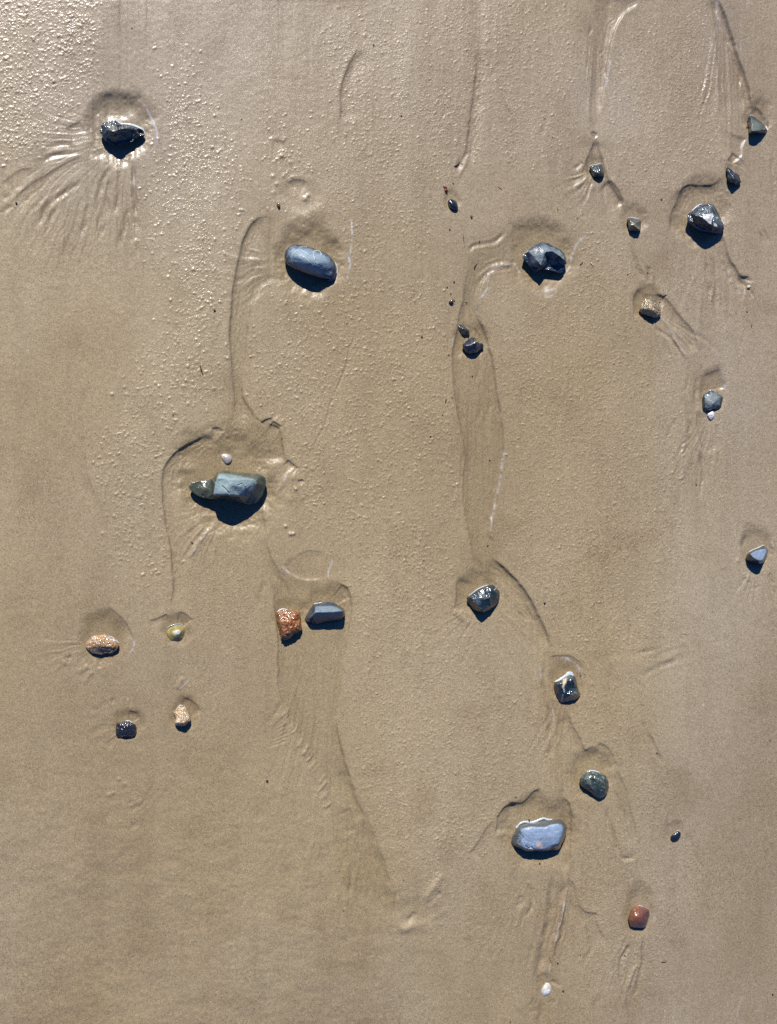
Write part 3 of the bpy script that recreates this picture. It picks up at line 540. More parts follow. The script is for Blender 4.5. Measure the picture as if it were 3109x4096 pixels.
def sand_material():
    m, t, b = nmat('wet_beach_sand')
    tc = N(t, 'ShaderNodeTexCoord').outputs['Object']
    mp = N(t, 'ShaderNodeMapping'); mp.inputs['Scale'].default_value = (1.0, 0.38, 1.0); t.links.new(tc, mp.inputs[0]); st = mp.outputs[0]
    big = noise_(t, 2.4, 3, .55, st)
    base = ramp(t, [(0.25, (.290, .226, .150)), (0.5, (.335, .270, .186)), (0.75, (.375, .316, .236))]); t.links.new(big, base.inputs[0])
    # mineral streaks that run with the flow
    mp2 = N(t, 'ShaderNodeMapping'); mp2.inputs['Scale'].default_value = (9, 1.6, 1); t.links.new(tc, mp2.inputs[0])
    stn = noise_(t, 2.2, 5, .6, mp2.outputs[0])
    sr = N(t, 'ShaderNodeMapRange'); sr.inputs[1].default_value = .52; sr.inputs[2].default_value = .72; t.links.new(stn, sr.inputs[0])
    sky_tone = N(t, 'ShaderNodeAttribute', attribute_name='sky_tone').outputs['Fac']
    b0 = mixc(t, sky_tone, base.outputs[0], mixc(t, 1.0, base.outputs[0], (1.0, .994, 1.01), 'MULTIPLY'))
    b1 = mixc(t, math_(t, 'SUBTRACT', 1.0, sky_tone), b0, mixc(t, 1.0, base.outputs[0], (1.035, 1.0, .865), 'MULTIPLY'))
    c = mixc(t, math_(t, 'MULTIPLY', sr.outputs[0], .26), b1, (.215, .155, .092))
    pn = noise_(t, 6.5, 5, .6, tc); pr = N(t, 'ShaderNodeMapRange'); pr.inputs[1].default_value = .54; pr.inputs[2].default_value = .70; t.links.new(pn, pr.inputs[0])
    c = mixc(t, math_(t, 'MULTIPLY', pr.outputs[0], .40), c, (.235, .165, .095))
    # grains
    vo = N(t, 'ShaderNodeTexVoronoi'); vo.inputs['Scale'].default_value = 950; t.links.new(tc, vo.inputs['Vector'])
    sep = N(t, 'ShaderNodeSeparateColor'); t.links.new(vo.outputs['Color'], sep.inputs[0])
    gr = ramp(t, [(0.0, (.10, .08, .07)), (.07, (.52, .47, .42)), (.3, (.85, .83, .80)), (.55, (1.0, 1.0, 1.0)), (.82, (1.22, 1.20, 1.16)), (.965, (1.35, 1.34, 1.34)), (1.0, (2.3, 2.3, 2.3))])
    t.links.new(sep.outputs[0], gr.inputs[0])
    c = mixc(t, .62, c, gr.outputs[0], 'MULTIPLY')
    vo2 = N(t, 'ShaderNodeTexVoronoi'); vo2.inputs['Scale'].default_value = 420; t.links.new(tc, vo2.inputs['Vector'])
    sep2 = N(t, 'ShaderNodeSeparateColor'); t.links.new(vo2.outputs['Color'], sep2.inputs[0])
    gr2 = ramp(t, [(0, (.62, .54, .46)), (.12, (.93, .92, .90)), (.5, (1, 1, 1)), (.85, (1.05, 1.03, .98)), (1.0, (1.2, 1.18, 1.2))]); t.links.new(sep2.outputs[1], gr2.inputs[0])
    cm = N(t, 'ShaderNodeMapRange'); cm.inputs[1].default_value = .48; cm.inputs[2].default_value = .66; cm.inputs[3].default_value = .22; cm.inputs[4].default_value = .85
    t.links.new(noise_(t, 3.4, 4, .6, tc), cm.inputs[0])
    c = mixc(t, cm.outputs[0], c, gr2.outputs[0], 'MULTIPLY')
    wet = N(t, 'ShaderNodeAttribute', attribute_name='wet').outputs['Fac']
    c = mixc(t, wet, c, mixc(t, 1.0, c, (.84, .825, .775), 'MULTIPLY'))  # wet also carries the painted falloff towards the bottom
    se = N(t, 'ShaderNodeAttribute', attribute_name='rill_shade').outputs['Fac']
    c = mixc(t, se, c, mixc(t, 1.0, c, (.66, .62, .58), 'MULTIPLY'))  # groove shade put into the sand colour
    fo = N(t, 'ShaderNodeAttribute', attribute_name='glint').outputs['Fac']
    c = mixc(t, fo, c, (.66, .70, .78))
    t.links.new(c, b.inputs['Base Color'])
    rn = noise_(t, 300, 2, .6, tc)
    rr = N(t, 'ShaderNodeMapRange'); rr.inputs[3].default_value = .36; rr.inputs[4].default_value = .56; rr.inputs[1].default_value = .3; rr.inputs[2].default_value = .7
    t.links.new(rn, rr.inputs[0])
    t.links.new(math_(t, 'SUBTRACT', rr.outputs[0], math_(t, 'MULTIPLY', wet, .05)), b.inputs['Roughness'])
    b.inputs['Specular IOR Level'].default_value = .42
    fl = N(t, 'ShaderNodeAttribute', attribute_name='film').outputs['Fac']; t.links.new(math_(t, 'ADD', math_(t, 'MULTIPLY', fl, .85), .14), b.inputs['Coat Weight']); b.inputs['Coat Roughness'].default_value = .20; b.inputs['Coat IOR'].default_value = 1.58
    # grain relief
    h = math_(t, 'ADD', math_(t, 'MULTIPLY', sep.outputs[1], .5), noise_(t, 520, 3, .7, tc))
    h = math_(t, 'ADD', h, math_(t, 'MULTIPLY', noise_(t, 150, 3, .6, tc), 1.2))
    vb = N(t, 'ShaderNodeTexVoronoi'); vb.inputs['Scale'].default_value = 270; t.links.new(tc, vb.inputs['Vector'])
    vs_ = N(t, 'ShaderNodeSeparateColor'); t.links.new(vb.outputs['Color'], vs_.inputs[0])
    dm = N(t, 'ShaderNodeMapRange', interpolation_type='SMOOTHSTEP'); dm.inputs[1].default_value = .52; dm.inputs[2].default_value = .05; t.links.new(vb.outputs['Distance'], dm.inputs[0])
    bb = N(t, 'ShaderNodeAttribute', attribute_name='bubbly').outputs['Fac']
    h = math_(t, 'ADD', h, math_(t, 'MULTIPLY', math_(t, 'MULTIPLY', dm.outputs[0], math_(t, 'MULTIPLY', vs_.outputs[2], bb)), 3.2))
    bp = N(t, 'ShaderNodeBump'); bp.inputs['Strength'].default_value = .36; bp.inputs['Distance'].default_value = .00042
    t.links.new(h, bp.inputs['Height']); t.links.new(bp.outputs[0], b.inputs['Normal'])
    bp2 = N(t, 'ShaderNodeBump'); bp2.inputs['Strength'].default_value = .42; bp2.inputs['Distance'].default_value = .0004
    t.links.new(h, bp2.inputs['Height']); t.links.new(bp2.outputs[0], b.inputs['Coat Normal'])
    return m
SAND = sand_material()

def stone_material(name, bump=.5, bscale=160, coat=.6, crough=.12, rough=.45, speck=None, var=.35, vscale=60):
    m, t, b = nmat(name)
    tc = N(t, 'ShaderNodeTexCoord').outputs['Object']
    col = N(t, 'ShaderNodeAttribute', attribute_name='col').outputs['Color']
    wet = N(t, 'ShaderNodeAttribute', attribute_name='wet').outputs['Fac']
    n1 = noise_(t, vscale, 6, .65, tc)
    v = ramp(t, [(.25, (1-var,)*3), (.5, (1, 1, 1)), (.75, (1+var*1.2,)*3)]); t.links.new(n1, v.inputs[0])
    c = mixc(t, 1.0, col, v.outputs[0], 'MULTIPLY')
    n2 = noise_(t, vscale*14, 3, .7, tc)
    v2 = ramp(t, [(.3, (.72,)*3), (.5, (1, 1, 1)), (.68, (1.35,)*3)]); t.links.new(n2, v2.inputs[0])
    c = mixc(t, .8, c, v2.outputs[0], 'MULTIPLY')
    if speck:
        vo = N(t, 'ShaderNodeTexVoronoi'); vo.inputs['Scale'].default_value = speck[0]; t.links.new(tc, vo.inputs['Vector'])
        sp = N(t, 'ShaderNodeSeparateColor'); t.links.new(vo.outputs['Color'], sp.inputs[0])
        r = ramp(t, speck[1]); r.color_ramp.interpolation = 'CONSTANT'; t.links.new(sp.outputs[0], r.inputs[0])
        c = mixc(t, speck[2], c, r.outputs[0], 'MULTIPLY')
    t.links.new(c, b.inputs['Base Color'])
    t.links.new(math_(t, 'SUBTRACT', rough+.18, math_(t, 'MULTIPLY', wet, .18+rough*.35)), b.inputs['Roughness'])
    b.inputs['Specular IOR Level'].default_value = .5
    t.links.new(math_(t, 'MULTIPLY', wet, coat), b.inputs['Coat Weight']); b.inputs['Coat Roughness'].default_value = crough
    h = math_(t, 'ADD', noise_(t, bscale, 6, .62, tc), math_(t, 'MULTIPLY', noise_(t, bscale*6, 4, .6, tc), .35))
    bp = N(t, 'ShaderNodeBump'); bp.inputs['Strength'].default_value = bump; bp.inputs['Distance'].default_value = .0016
    t.links.new(h, bp.inputs['Height']); t.links.new(bp.outputs[0], b.inputs['Normal'])
    bp2 = N(t, 'ShaderNodeBump'); bp2.inputs['Strength'].default_value = bump*.45; bp2.inputs['Distance'].default_value = .0016
    t.links.new(h, bp2.inputs['Height']); t.links.new(bp2.outputs[0], b.inputs['Coat Normal'])
    return m
M = {
 'slate': stone_material('smooth_grey_slate', bump=.42, bscale=140, var=.22, vscale=40),
 'rough': stone_material('craggy_dark_rock', bump=.75, bscale=110, var=.5, vscale=70, crough=.1),
 'black': stone_material('glossy_black_pebble', bump=.2, bscale=120, coat=1.0, crough=.06, rough=.3, var=.3),
 'granite': stone_material('speckled_granite', bump=.75, bscale=150, var=.35, vscale=90, coat=.8, crough=.1,
     speck=(620, [(0, (.12, .08, .07)), (.1, (.55, .35, .22)), (.3, (1, .85, .7)), (.55, (1.15, 1.05, 1)), (.85, (1.5, 1.4, 1.3))], .75)),
 'shell': stone_material('worn_seashell', bump=.15, bscale=200, coat=.6, rough=.35, var=.10, vscale=60),
}
def plain(name, col, rough=.5, coat=0.0, var=.3, sc=300):
    m, t, b = nmat(name)
    tc = N(t, 'ShaderNodeTexCoord').outputs['Object']
    r = ramp(t, [(.3, tuple(c*(1-var) for c in col)), (.7, tuple(min(1, c*(1+var)) for c in col))]); t.links.new(noise_(t, sc, 4, .6, tc), r.inputs[0])
    t.links.new(r.outputs[0], b.inputs['Base Color']); b.inputs['Roughness'].default_value = rough; b.inputs['Coat Weight'].default_value = coat
    b.inputs['Coat Roughness'].default_value = .08
    bp = N(t, 'ShaderNodeBump'); bp.inputs['Strength'].default_value = .4; bp.inputs['Distance'].default_value = .0004
    t.links.new(noise_(t, sc*2, 3, .6, tc), bp.inputs['Height']); t.links.new(bp.outputs[0], b.inputs['Normal'])
    return m
GLINTM = plain('painted_sky_glint', (.52, .58, .64), .3, .5, .12, 500)  # bluish white painted in for sky reflected in the water meniscus
TWIG = plain('dark_wet_twig', (.035, .02, .012), .35, .5)
PALETWIG = plain('bleached_straw', (.45, .36, .25), .5)
WEED = plain('red_seaweed', (.26, .045, .04), .3, .6)
DARKWEED = plain('dark_brown_seaweed', (.05, .02, .01), .3, .6)
AMBER = plain('amber_brown_shell', (.22, .12, .025), .2, 1.0)
GRIT = plain('dark_grit', (.03, .022, .02), .4, .4)
GREEN = plain('green_weed', (.06, .14, .03), .4, .4)

# ------------------------------------------------------------------ object helpers
col_ = scene.collection
def link(name, me, mat, parent=None, label=None, cat=None, group=None, kind=None):
    o = bpy.data.objects.new(name, me); col_.objects.link(o)
    if mat: me.materials.append(mat)
    if parent: o.parent = parent
    if label: o['label'] = label
    if cat: o['category'] = cat
    if group: o['group'] = group
    if kind: o['kind'] = kind
    return o
def W(px, py, zpx):  # photograph px + height (px) -> world, allowing for the camera's perspective
    k = 1-zpx*S/H_CAM
    return Vector(((NAD[0]+(px-NAD[0])*k-CX)*S, (CY-(NAD[1]+(py-NAD[1])*k))*S, zpx*S))

# ------------------------------------------------------------------ ground sheet
def build_ground():
    def ext(a, b, far=60.0/S):
        lo = []; hi = []; s = 12; v = a
        while v > -far: v -= s; lo.append(v); s *= 1.7
        s = 12; v = b
        while v < far: v += s; hi.append(v); s *= 1.7
        return lo[::-1], hi
    lx, hx = ext(ux[0], ux[-1]); ly, hy = ext(uy[0], uy[-1])
    gx = np.array(lx+list(ux)+hx); gy = np.array(ly+list(uy)+hy)
    pad = ((len(ly), len(hy)), (len(lx), len(hx)))
    ZZ = np.pad(Z, pad); WW = np.pad(WET_FALLOFF, pad); FF = np.pad(FOAM, pad); LL = np.pad(FILM, pad); TT = np.pad(SKY_TONE, pad, mode='edge'); BB = np.pad(BUBM, pad); DD = np.pad(np.clip(RILL_SHADE, 0, 1), pad)  # FF: painted glints; WW: damp plus painted falloff
    ax, ay = np.meshgrid(gx, gy); n = ax.size
    co = np.empty((n, 3), np.float32); co[:, 0] = ((ax-CX)*S).ravel(); co[:, 1] = ((CY-ay)*S).ravel(); co[:, 2] = (ZZ*S).ravel()
    nX, nY = len(gx), len(gy)
    idx = np.arange(n, dtype=np.int32).reshape(nY, nX)
    q = np.stack([idx[1:, :-1], idx[1:, 1:], idx[:-1, 1:], idx[:-1, :-1]], -1).reshape(-1, 4)
    me = bpy.data.meshes.new('ground'); me.vertices.add(n); me.vertices.foreach_set('co', co.ravel())
    me.loops.add(q.size); me.loops.foreach_set('vertex_index', q.ravel())
    me.polygons.add(len(q)); me.polygons.foreach_set('loop_start', np.arange(0, q.size, 4, dtype=np.int32))
    me.polygons.foreach_set('use_smooth', np.ones(len(q), bool))
    me.update(calc_edges=True)
    for nm, A in (('wet', WW), ('glint', FF), ('film', LL), ('sky_tone', TT), ('bubbly', BB), ('rill_shade', DD)):  # wet: damp plus painted falloff towards the bottom
        at = me.attributes.new(nm, 'FLOAT', 'POINT'); at.data.foreach_set('value', A.astype(np.float32).ravel())
    o = link('ground', me, SAND, kind='structure'); return o
build_ground()

# ------------------------------------------------------------------ stones
def mesh_stone(f, outline, top, zr, crease, levels, nz, nsc, grow=1.0, under=0.86, seed=0):
    ox, oy, k = f
    OUT = [(ox+x/k, oy+y/k) for x, y in outline]
    cx = sum(p[0] for p in OUT)/len(OUT); cy = sum(p[1] for p in OUT)/len(OUT)
    OUT = [(cx+(x-cx)*grow, cy+(y-cy)*grow) for x, y in OUT]
    base = min(gz(x, y) for x, y in OUT)-1.5
    v2 = [Vector((x, -y)) for x, y in OUT]; zt = [zr]*len(OUT)
    edges = [(i, (i+1) % len(OUT)) for i in range(len(OUT))]
    for pl in top:
        closed = False
        if pl[0] == 'closed': closed = True; pl = pl[1:]
        st = len(v2)
        for (x, y, h) in pl: v2.append(Vector((ox+x/k, -(oy+y/k)))); zt.append(h)
        for i in range(len(pl)-1): edges.append((st+i, st+i+1))
        if closed: edges.append((st+len(pl)-1, st))
    r = mgeo.delaunay_2d_cdt(v2, edges, [], 1, 1e-4)
    vv, ee, ff, ov = r[0], r[1], r[2], r[3]
    zz = []
    for i, v in enumerate(vv):
        if ov[i]: zz.append(max(zt[j] for j in ov[i]))
        else:
            d = sorted(((v-p).length, zt[j]) for j, p in enumerate(v2))[:2]; zz.append((d[0][1]+d[1][1])/2)
    bm = bmesh.new()
    tv = [bm.verts.new(W(v.x, -v.y, zz[i]+base)) for i, v in enumerate(vv)]
    for f_ in ff:
        try: bm.faces.new([tv[j] for j in f_])
        except ValueError: pass
    omap = {}
    for i, o_ in enumerate(ov):
        for j in o_: omap[j] = i
    ring = [tv[omap[j]] for j in range(len(OUT))]
    bot = []
    for j, (x, y) in enumerate(OUT):
        bot.append(bm.verts.new(W(cx+(x-cx)*under, cy+(y-cy)*under, base-6)))
    for j in range(len(OUT)):
        a, b = ring[j], ring[(j+1) % len(OUT)]
        try: bm.faces.new([a, b, bot[(j+1) % len(OUT)], bot[j]])
        except ValueError: pass
    cv = bm.verts.new(W(cx, cy, base-8))
    for j in range(len(OUT)):
        bm.faces.new([bot[j], bot[(j+1) % len(OUT)], cv])
    bmesh.ops.recalc_face_normals(bm, faces=bm.faces)
    cl = bm.edges.layers.float.new('crease_edge')
    for e in bm.edges: e[cl] = crease
    me = bpy.data.meshes.new('tmp'); bm.to_mesh(me); bm.free()
    o = bpy.data.objects.new('tmp', me); col_.objects.link(o)
    md = o.modifiers.new('s', 'SUBSURF'); md.levels = levels; md.render_levels = levels; md.subdivision_type = 'CATMULL_CLARK'
    dg = bpy.context.evaluated_depsgraph_get(); dg.update()
    me2 = bpy.data.meshes.new_from_object(o.evaluated_get(dg))
    bpy.data.objects.remove(o); bpy.data.meshes.remove(me)
    n = len(me2.vertices); co = np.empty(n*3); me2.vertices.foreach_get('co', co); co = co.reshape(-1, 3)
    no = np.empty(n*3); me2.vertices.foreach_get('normal', no); no = no.reshape(-1, 3)
    so_ = Vector((seed*3.1, seed*1.7, seed*.3))
    if nz > 0:
        for i in range(n):
            p = Vector(co[i])/S/nsc+so_
            a = mnoise.fractal(p, 0.9, 2.1, 4, noise_basis='PERLIN_NEW')
            rg = mnoise.ridged_multi_fractal(p*0.9, 1.0, 2.0, 3, 1.0, 2.0, noise_basis='PERLIN_NEW')-1.0
            co[i] += no[i]*(a*nz+rg*nz*0.25)*S
    me2.vertices.foreach_set('co', co.ravel())
    me2.polygons.foreach_set('use_smooth', np.ones(len(me2.polygons), bool)); me2.update()
    # photograph coordinates of every vertex
    kz = 1-co[:, 2]/H_CAM
    px = NAD[0]+((co[:, 0]/S+CX)-NAD[0])/kz; py = NAD[1]+((CY-co[:, 1]/S)-NAD[1])/kz
    return me2, co, no, px, py, co[:, 2]/S-base, base
def pdist(P, px, py):
    P = np.array(P, float); best = np.full(px.shape, 1e9)
    for k in range(len(P)-1):
        a = P[k]; d = P[k+1]-a; l2 = max(d@d, 1e-9)
        t = np.clip(((px-a[0])*d[0]+(py-a[1])*d[1])/l2, 0, 1)
        best = np.minimum(best, np.hypot(px-a[0]-t*d[0], py-a[1]-t*d[1]))
    return best
def wobble(co, sc, seed=0):
    return np.array([mnoise.noise(Vector(c)/S/sc+Vector((seed, 0, 0))) for c in co])
def stone(name, label, cat, f, outline, top, mat='slate', zr=None, crease=.35, levels=4, nz=1.0, nsc=12., base=(.05,.06,.07),
          dry=None, dryz=(.5,.8), patches=(), veins=(), cracks=(), rims=(), grow=1.02, group=None, fn=None, under=.86, seed=0, hs=1.0):
    top = [[q if isinstance(q, str) else (q[0], q[1], q[2]*hs*1.06) for q in pl] for pl in top]
    hmax = max(q[2] for pl in top for q in pl if not isinstance(q, str))
    if zr is None: zr = hmax*.42
    me, co, no, px, py, hz, b0 = mesh_stone(f, outline, top, zr, crease, levels, nz, nsc, grow, under, seed)
    ox, oy, k = f
    T = lambda pts: [(ox+x/k, oy+y/k) for x, y in pts]
    n = len(co); wob = wobble(co, 9, seed+2); wob2 = wobble(co, 3.5, seed+5)
    # cracks are real grooves
    cg = np.zeros(n)
    for pts, wd, dp in cracks:
        d = pdist(T(pts), px+wob*1.5, py+wob2*1.2); cg = np.maximum(cg, dp*np.exp(-(d/wd)**2)*(no[:, 2] > 0))
    if cracks:
        co = co-no*(cg*S)[:, None]; me.vertices.foreach_set('co', co.ravel()); me.update()
    c = np.tile(np.array(base, float), (n, 1)); wet = np.ones(n)
    if dry is not None:
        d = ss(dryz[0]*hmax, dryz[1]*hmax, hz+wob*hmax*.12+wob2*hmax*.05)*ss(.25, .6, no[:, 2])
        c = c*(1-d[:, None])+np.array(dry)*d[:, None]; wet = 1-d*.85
    for poly, colr, soft in patches:
        P = T(poly); ins = inpoly(px+wob*soft, py+wob2*soft, P) & (no[:, 2] > -.1)
        a = ins.astype(float)[:, None]*np.clip(.75+wob2*.6, 0, 1)[:, None]; c = c*(1-a)+np.array(colr)*a
    for pts, wd, colr, st in veins:
        d = pdist(T(pts), px+wob*.8, py+wob2*.5); a = (np.clip(1.4-d/wd, 0, 1)*st)[:, None]*(no[:, 2] > -.2)[:, None]; c = c*(1-a)+np.array(colr)*a
    if fn is not None: c, wet = fn(px, py, hz, no, wob, wob2, c, wet)
    a = me.attributes.new('col', 'FLOAT_COLOR', 'POINT'); a.data.foreach_set('color', np.hstack([c, np.ones((n, 1))]).astype(np.float32).ravel())
    a = me.attributes.new('wet', 'FLOAT', 'POINT'); a.data.foreach_set('value', wet.astype(np.float32))
    me.name = name
    # origin at the stone's base
    cxw, cyw = co[:, 0].mean(), co[:, 1].mean(); zw = b0*S
    co2 = co-np.array([cxw, cyw, zw]); me.vertices.foreach_set('co', co2.ravel()); me.update()
    o = link(name, me, M[mat], None, label, cat, group); o.location = (cxw, cyw, zw)
    for pts, wd in rims:  # pale ribbons standing in for sky reflection at the water edge
        P = smooth_poly(T(pts), 5); n_ = len(P); bm = bmesh.new(); rows = []
        for i, (x, y) in enumerate(P):
            tg = P[min(i+1, n_-1)]-P[max(i-1, 0)]; tg = tg/(np.hypot(*tg)+1e-9); nr = np.array([-tg[1], tg[0]])
            wv = wd*(.55+.45*math.sin(math.pi*i/(n_-1))**.6)*(1+.25*mnoise.noise(Vector((x/9, y/9, 3))))
            row = []
            for a_ in range(8):
                an = a_*math.pi/4; q = np.array([x, y])+nr*math.cos(an)*wv
                row.append(bm.verts.new(W(q[0], q[1], max(gz(x, y), b0)+1.5+math.sin(an)*min(wv, 3.0))-Vector((cxw, cyw, zw))))
            rows.append(row)
        for i in range(n_-1):
            for a_ in range(8): bm.faces.new([rows[i][a_], rows[i][(a_+1) % 8], rows[i+1][(a_+1) % 8], rows[i+1][a_]])
        bm.faces.new(rows[0]); bm.faces.new(rows[-1][::-1]); bmesh.ops.recalc_face_normals(bm, faces=bm.faces)
        mm = bpy.data.meshes.new('painted_glint_rim'); bm.to_mesh(mm); bm.free()
        mm.polygons.foreach_set('use_smooth', np.ones(len(mm.polygons), bool))
        link('painted_glint_rim', mm, GLINTM, o)
    return o
DK = (.022, .028, .032)
stone('dark_stone', 'craggy dark wedge-shaped stone tapering to a pale right tip, upper left of the sand', 'stone', (380,440,6.996),
 [(150,560),(180,430),(240,350),(350,340),(450,310),(560,300),(650,350),(740,410),(880,410),(1010,425),(1150,480),(1270,530),(1350,590),(1375,650),(1330,710),(1240,745),(1130,800),(1050,880),(900,920),(760,930),(580,995),(430,940),(300,840),(200,740),(150,640)],
 [[(220,560,34),(330,560,62),(560,590,84),(760,520,74),(900,510,70),(1120,540,50),(1290,620,26)],[(270,420,40),(520,400,52),(740,470,52)],[(300,800,40),(600,900,38),(1000,800,34)]],
 mat='rough', crease=.5, nz=3.2, nsc=16, base=(.024,.036,.042), levels=5, seed=1, hs=.92,
 patches=[([(350,390),(520,420),(640,520),(560,620),(430,560)],(.16,.18,.15),1.5),([(1140,520),(1260,560),(1300,700),(1200,690)],(.16,.13,.10),1)],
 veins=[([(480,560),(600,640)],1.6,(.34,.30,.22),.9)],
 rims=[([(350,335),(450,298),(560,292),(720,385),(880,400),(1010,415),(1180,470),(1310,545),(1380,635),(1345,715)],5.2)])
stone('grey_pebble', 'smooth oval blue-grey pebble crossed by thin white veins', 'pebble', (1110,950,6.458),
 [(185,480),(190,400),(250,290),(340,215),(450,175),(560,170),(750,215),(950,280),(1150,350),(1270,410),(1380,500),(1480,620),(1530,750),(1535,880),(1500,1000),(1430,1080),(1300,1085),(1100,1065),(900,1020),(700,950),(500,860),(340,770),(240,670),(195,580)],
 [[(430,430,74),(700,560,86),(950,640,88),(1180,740,78)],[(400,330,62),(800,380,74),(1200,560,74)],[(450,650,62),(800,820,66),(1200,920,56)]],
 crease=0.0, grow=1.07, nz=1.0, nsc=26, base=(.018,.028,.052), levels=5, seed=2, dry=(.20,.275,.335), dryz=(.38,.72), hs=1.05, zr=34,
 veins=[([(540,320),(660,460),(760,560),(900,690),(1050,760),(1140,805)],.8,(.5,.53,.55),.8),([(590,310),(660,350),(740,385),(790,435)],.9,(.6,.62,.62),.9),
  ([(560,270),(640,225),(760,240)],.8,(.55,.58,.6),.8),([(960,560),(935,460),(925,380),(970,330),(1060,330),(1110,370),(1140,420),(1120,450)],1.0,(.6,.63,.64),.95),
  ([(840,470),(960,485),(1110,470)],.7,(.5,.53,.55),.8),([(550,300),(440,370),(380,440),(360,530),(370,630),(410,700)],.9,(.5,.53,.55),.8),([(1000,600),(1040,690),(1150,780)],1.1,(.5,.52,.5),.8)],
 cracks=[([(990,580),(1020,620),(1000,680),(1060,720)],1.3,2.5),([(510,270),(540,300)],1.6,2.0)],
 rims=[([(1500,640),(1540,760),(1545,880),(1510,1000),(1430,1095),(1300,1105)],2.0)])
def fn3(px, py, hz, no, wob, wob2, c, wet):
    return c, wet
stone('block_stone', 'largest stone, long angular green-grey block with a low rounded lobe on its left', 'stone', (740,1800,4.938),
 [(80,700),(130,640),(250,605),(350,600),(440,590),(510,570),(570,525),(620,450),(720,412),(850,412),(1000,440),(1200,450),(1380,460),(1520,490),(1590,560),(1600,640),(1570,760),(1520,900),(1440,1010),(1380,1055),(1260,1080),(1150,1060),(1000,1020),(800,990),(600,975),(430,960),(300,930),(180,860),(100,780)],
 [[(640,540,96),(850,560,104),(1100,580,100),(1400,600,76),(1440,660,70),(1330,850,68),(1100,910,82),(830,880,108),(560,885,88),(600,650,92)],
  [(230,740,36),(380,790,46),(480,800,50)],[(520,640,48),(530,880,56)],[(680,450,70),(1000,490,74),(1480,540,54)],[(1550,700,44),(1420,960,44)],[(900,700,108),(1200,730,98)]],
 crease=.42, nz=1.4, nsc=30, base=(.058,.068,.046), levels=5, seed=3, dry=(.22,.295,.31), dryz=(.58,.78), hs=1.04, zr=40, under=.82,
 cracks=[([(740,710),(820,790),(880,860)],2.0,5),([(1040,700),(1130,660),(1190,750),(1210,800),(1190,890)],1.6,3.5),([(1210,740),(1260,690)],1.2,2.5),([(340,880),(360,920)],2.5,4)])
stone('speckled_stone', 'pale orange and white speckled stone with a grey shaded underside, left of the limpet shell', 'stone', (330,2520,10.49),
 [(110,680),(130,600),(220,450),(330,300),(460,220),(640,225),(760,210),(900,170),(1050,220),(1250,310),(1430,410),(1510,560),(1510,700),(1450,850),(1350,930),(1200,1000),(1000,980),(850,1040),(600,1040),(400,980),(280,900),(190,790)],
 [[(200,670,20),(420,640,30),(620,610,38),(820,590,42),(1050,690,40),(1420,690,32)],[(450,380,26),(800,360,34),(1300,470,28)],[(600,850,26),(1200,880,24)]],
 mat='granite', crease=.3, nz=2.4, nsc=9, base=(.36,.265,.165), seed=4,
 patches=[([(640,290),(900,310),(1060,430),(1000,520),(720,530),(640,420)],(.34,.19,.05),2),([(1100,540),(1500,560),(1500,700),(1250,720),(1080,640)],(.34,.17,.05),2),([(300,640),(520,620),(500,700),(350,720)],(.4,.25,.06),2),
  ([(250,760),(700,700),(1050,700),(1300,760),(1400,860),(1000,1000),(600,1060),(250,900)],(.13,.11,.10),2),([(1000,270),(1450,450),(1450,520),(1100,400)],(.5,.48,.46),2)],  # dark grey lower patch paints in the shaded underside
 rims=[([(1010,262),(1200,300),(1340,380),(1450,470),(1510,580)],3.6)])
def limpet(px, py, hz, no, wob, wob2, c, wet):
    ax, ay = 650+980/15.26, 2480+745/15.26
    dx, dy = px-ax, py-ay; r = np.hypot(dx, dy)/np.where(dx < 0, 62, 26)/(0.75+0.25*np.abs(np.sin(np.arctan2(dy, dx))))
    r = np.hypot(dx/np.where(dx < 0, 60, 26), dy/np.where(dy < 0, 31, 44))
    ringp = .5+.5*np.sin(r*26+wob*2)
    yel = np.array((.34,.265,.08)); olv = np.array((.14,.125,.06)); wh = np.array((.82,.80,.74))
    c = yel*(1-ringp[:, None]*.55)+olv*ringp[:, None]*.55
    a = (ss(.46, .14, r+wob*.1)*.85)[:, None]; c = c*(1-a)+wh*a
    h = (np.hypot(dx, dy) < 2.5)[:, None]; c = np.where(h, np.array((.008,.006,.004)), c)
    return c, wet*.9
stone('limpet_shell', 'yellow-olive limpet shell with a white peak pierced by a small black hole', 'limpet shell', (650,2480,15.26),
 [(70,850),(110,720),(180,620),(260,540),(340,460),(540,340),(800,285),(980,265),(1150,290),(1290,400),(1360,540),(1385,720),(1350,880),(1260,1120),(1100,1290),(900,1380),(650,1400),(400,1330),(220,1220),(110,1030)],
 [[(960,745,36)],[(700,760,29),(860,560,29),(1120,720,27),(900,1000,28)],[(420,850,19),(800,430,17),(1230,650,17),(1050,1120,17),(600,1150,18)]],
 mat='shell', crease=.04, nz=.5, nsc=10, base=(.4,.3,.1), levels=5, fn=limpet, seed=5, zr=4, under=.98,
 cracks=[([(960,720),(975,770)],2.4,5)], rims=[([(280,520),(420,400),(560,325),(800,268),(980,250),(1150,275),(1250,350)],1.3)])
stone('black_stone', 'small glossy black lumpy stone, below the speckled stone', 'stone', (450,2870,15.26),
 [(205,620),(250,400),(320,285),(700,260),(900,235),(1050,250),(1180,340),(1350,400),(1450,520),(1450,760),(1430,950),(1390,1120),(1200,1200),(900,1180),(650,1220),(400,1230),(290,1180),(230,1000),(210,800)],
 [[(350,430,24),(800,430,34),(1150,450,28)],[(320,850,28),(760,860,38),(1150,880,32)]],
 mat='black', crease=.12, grow=1.05, nz=3.2, nsc=10, base=(.020,.020,.026), seed=6,
 rims=[([(800,232),(940,205),(1060,228),(1190,330)],2.6)])
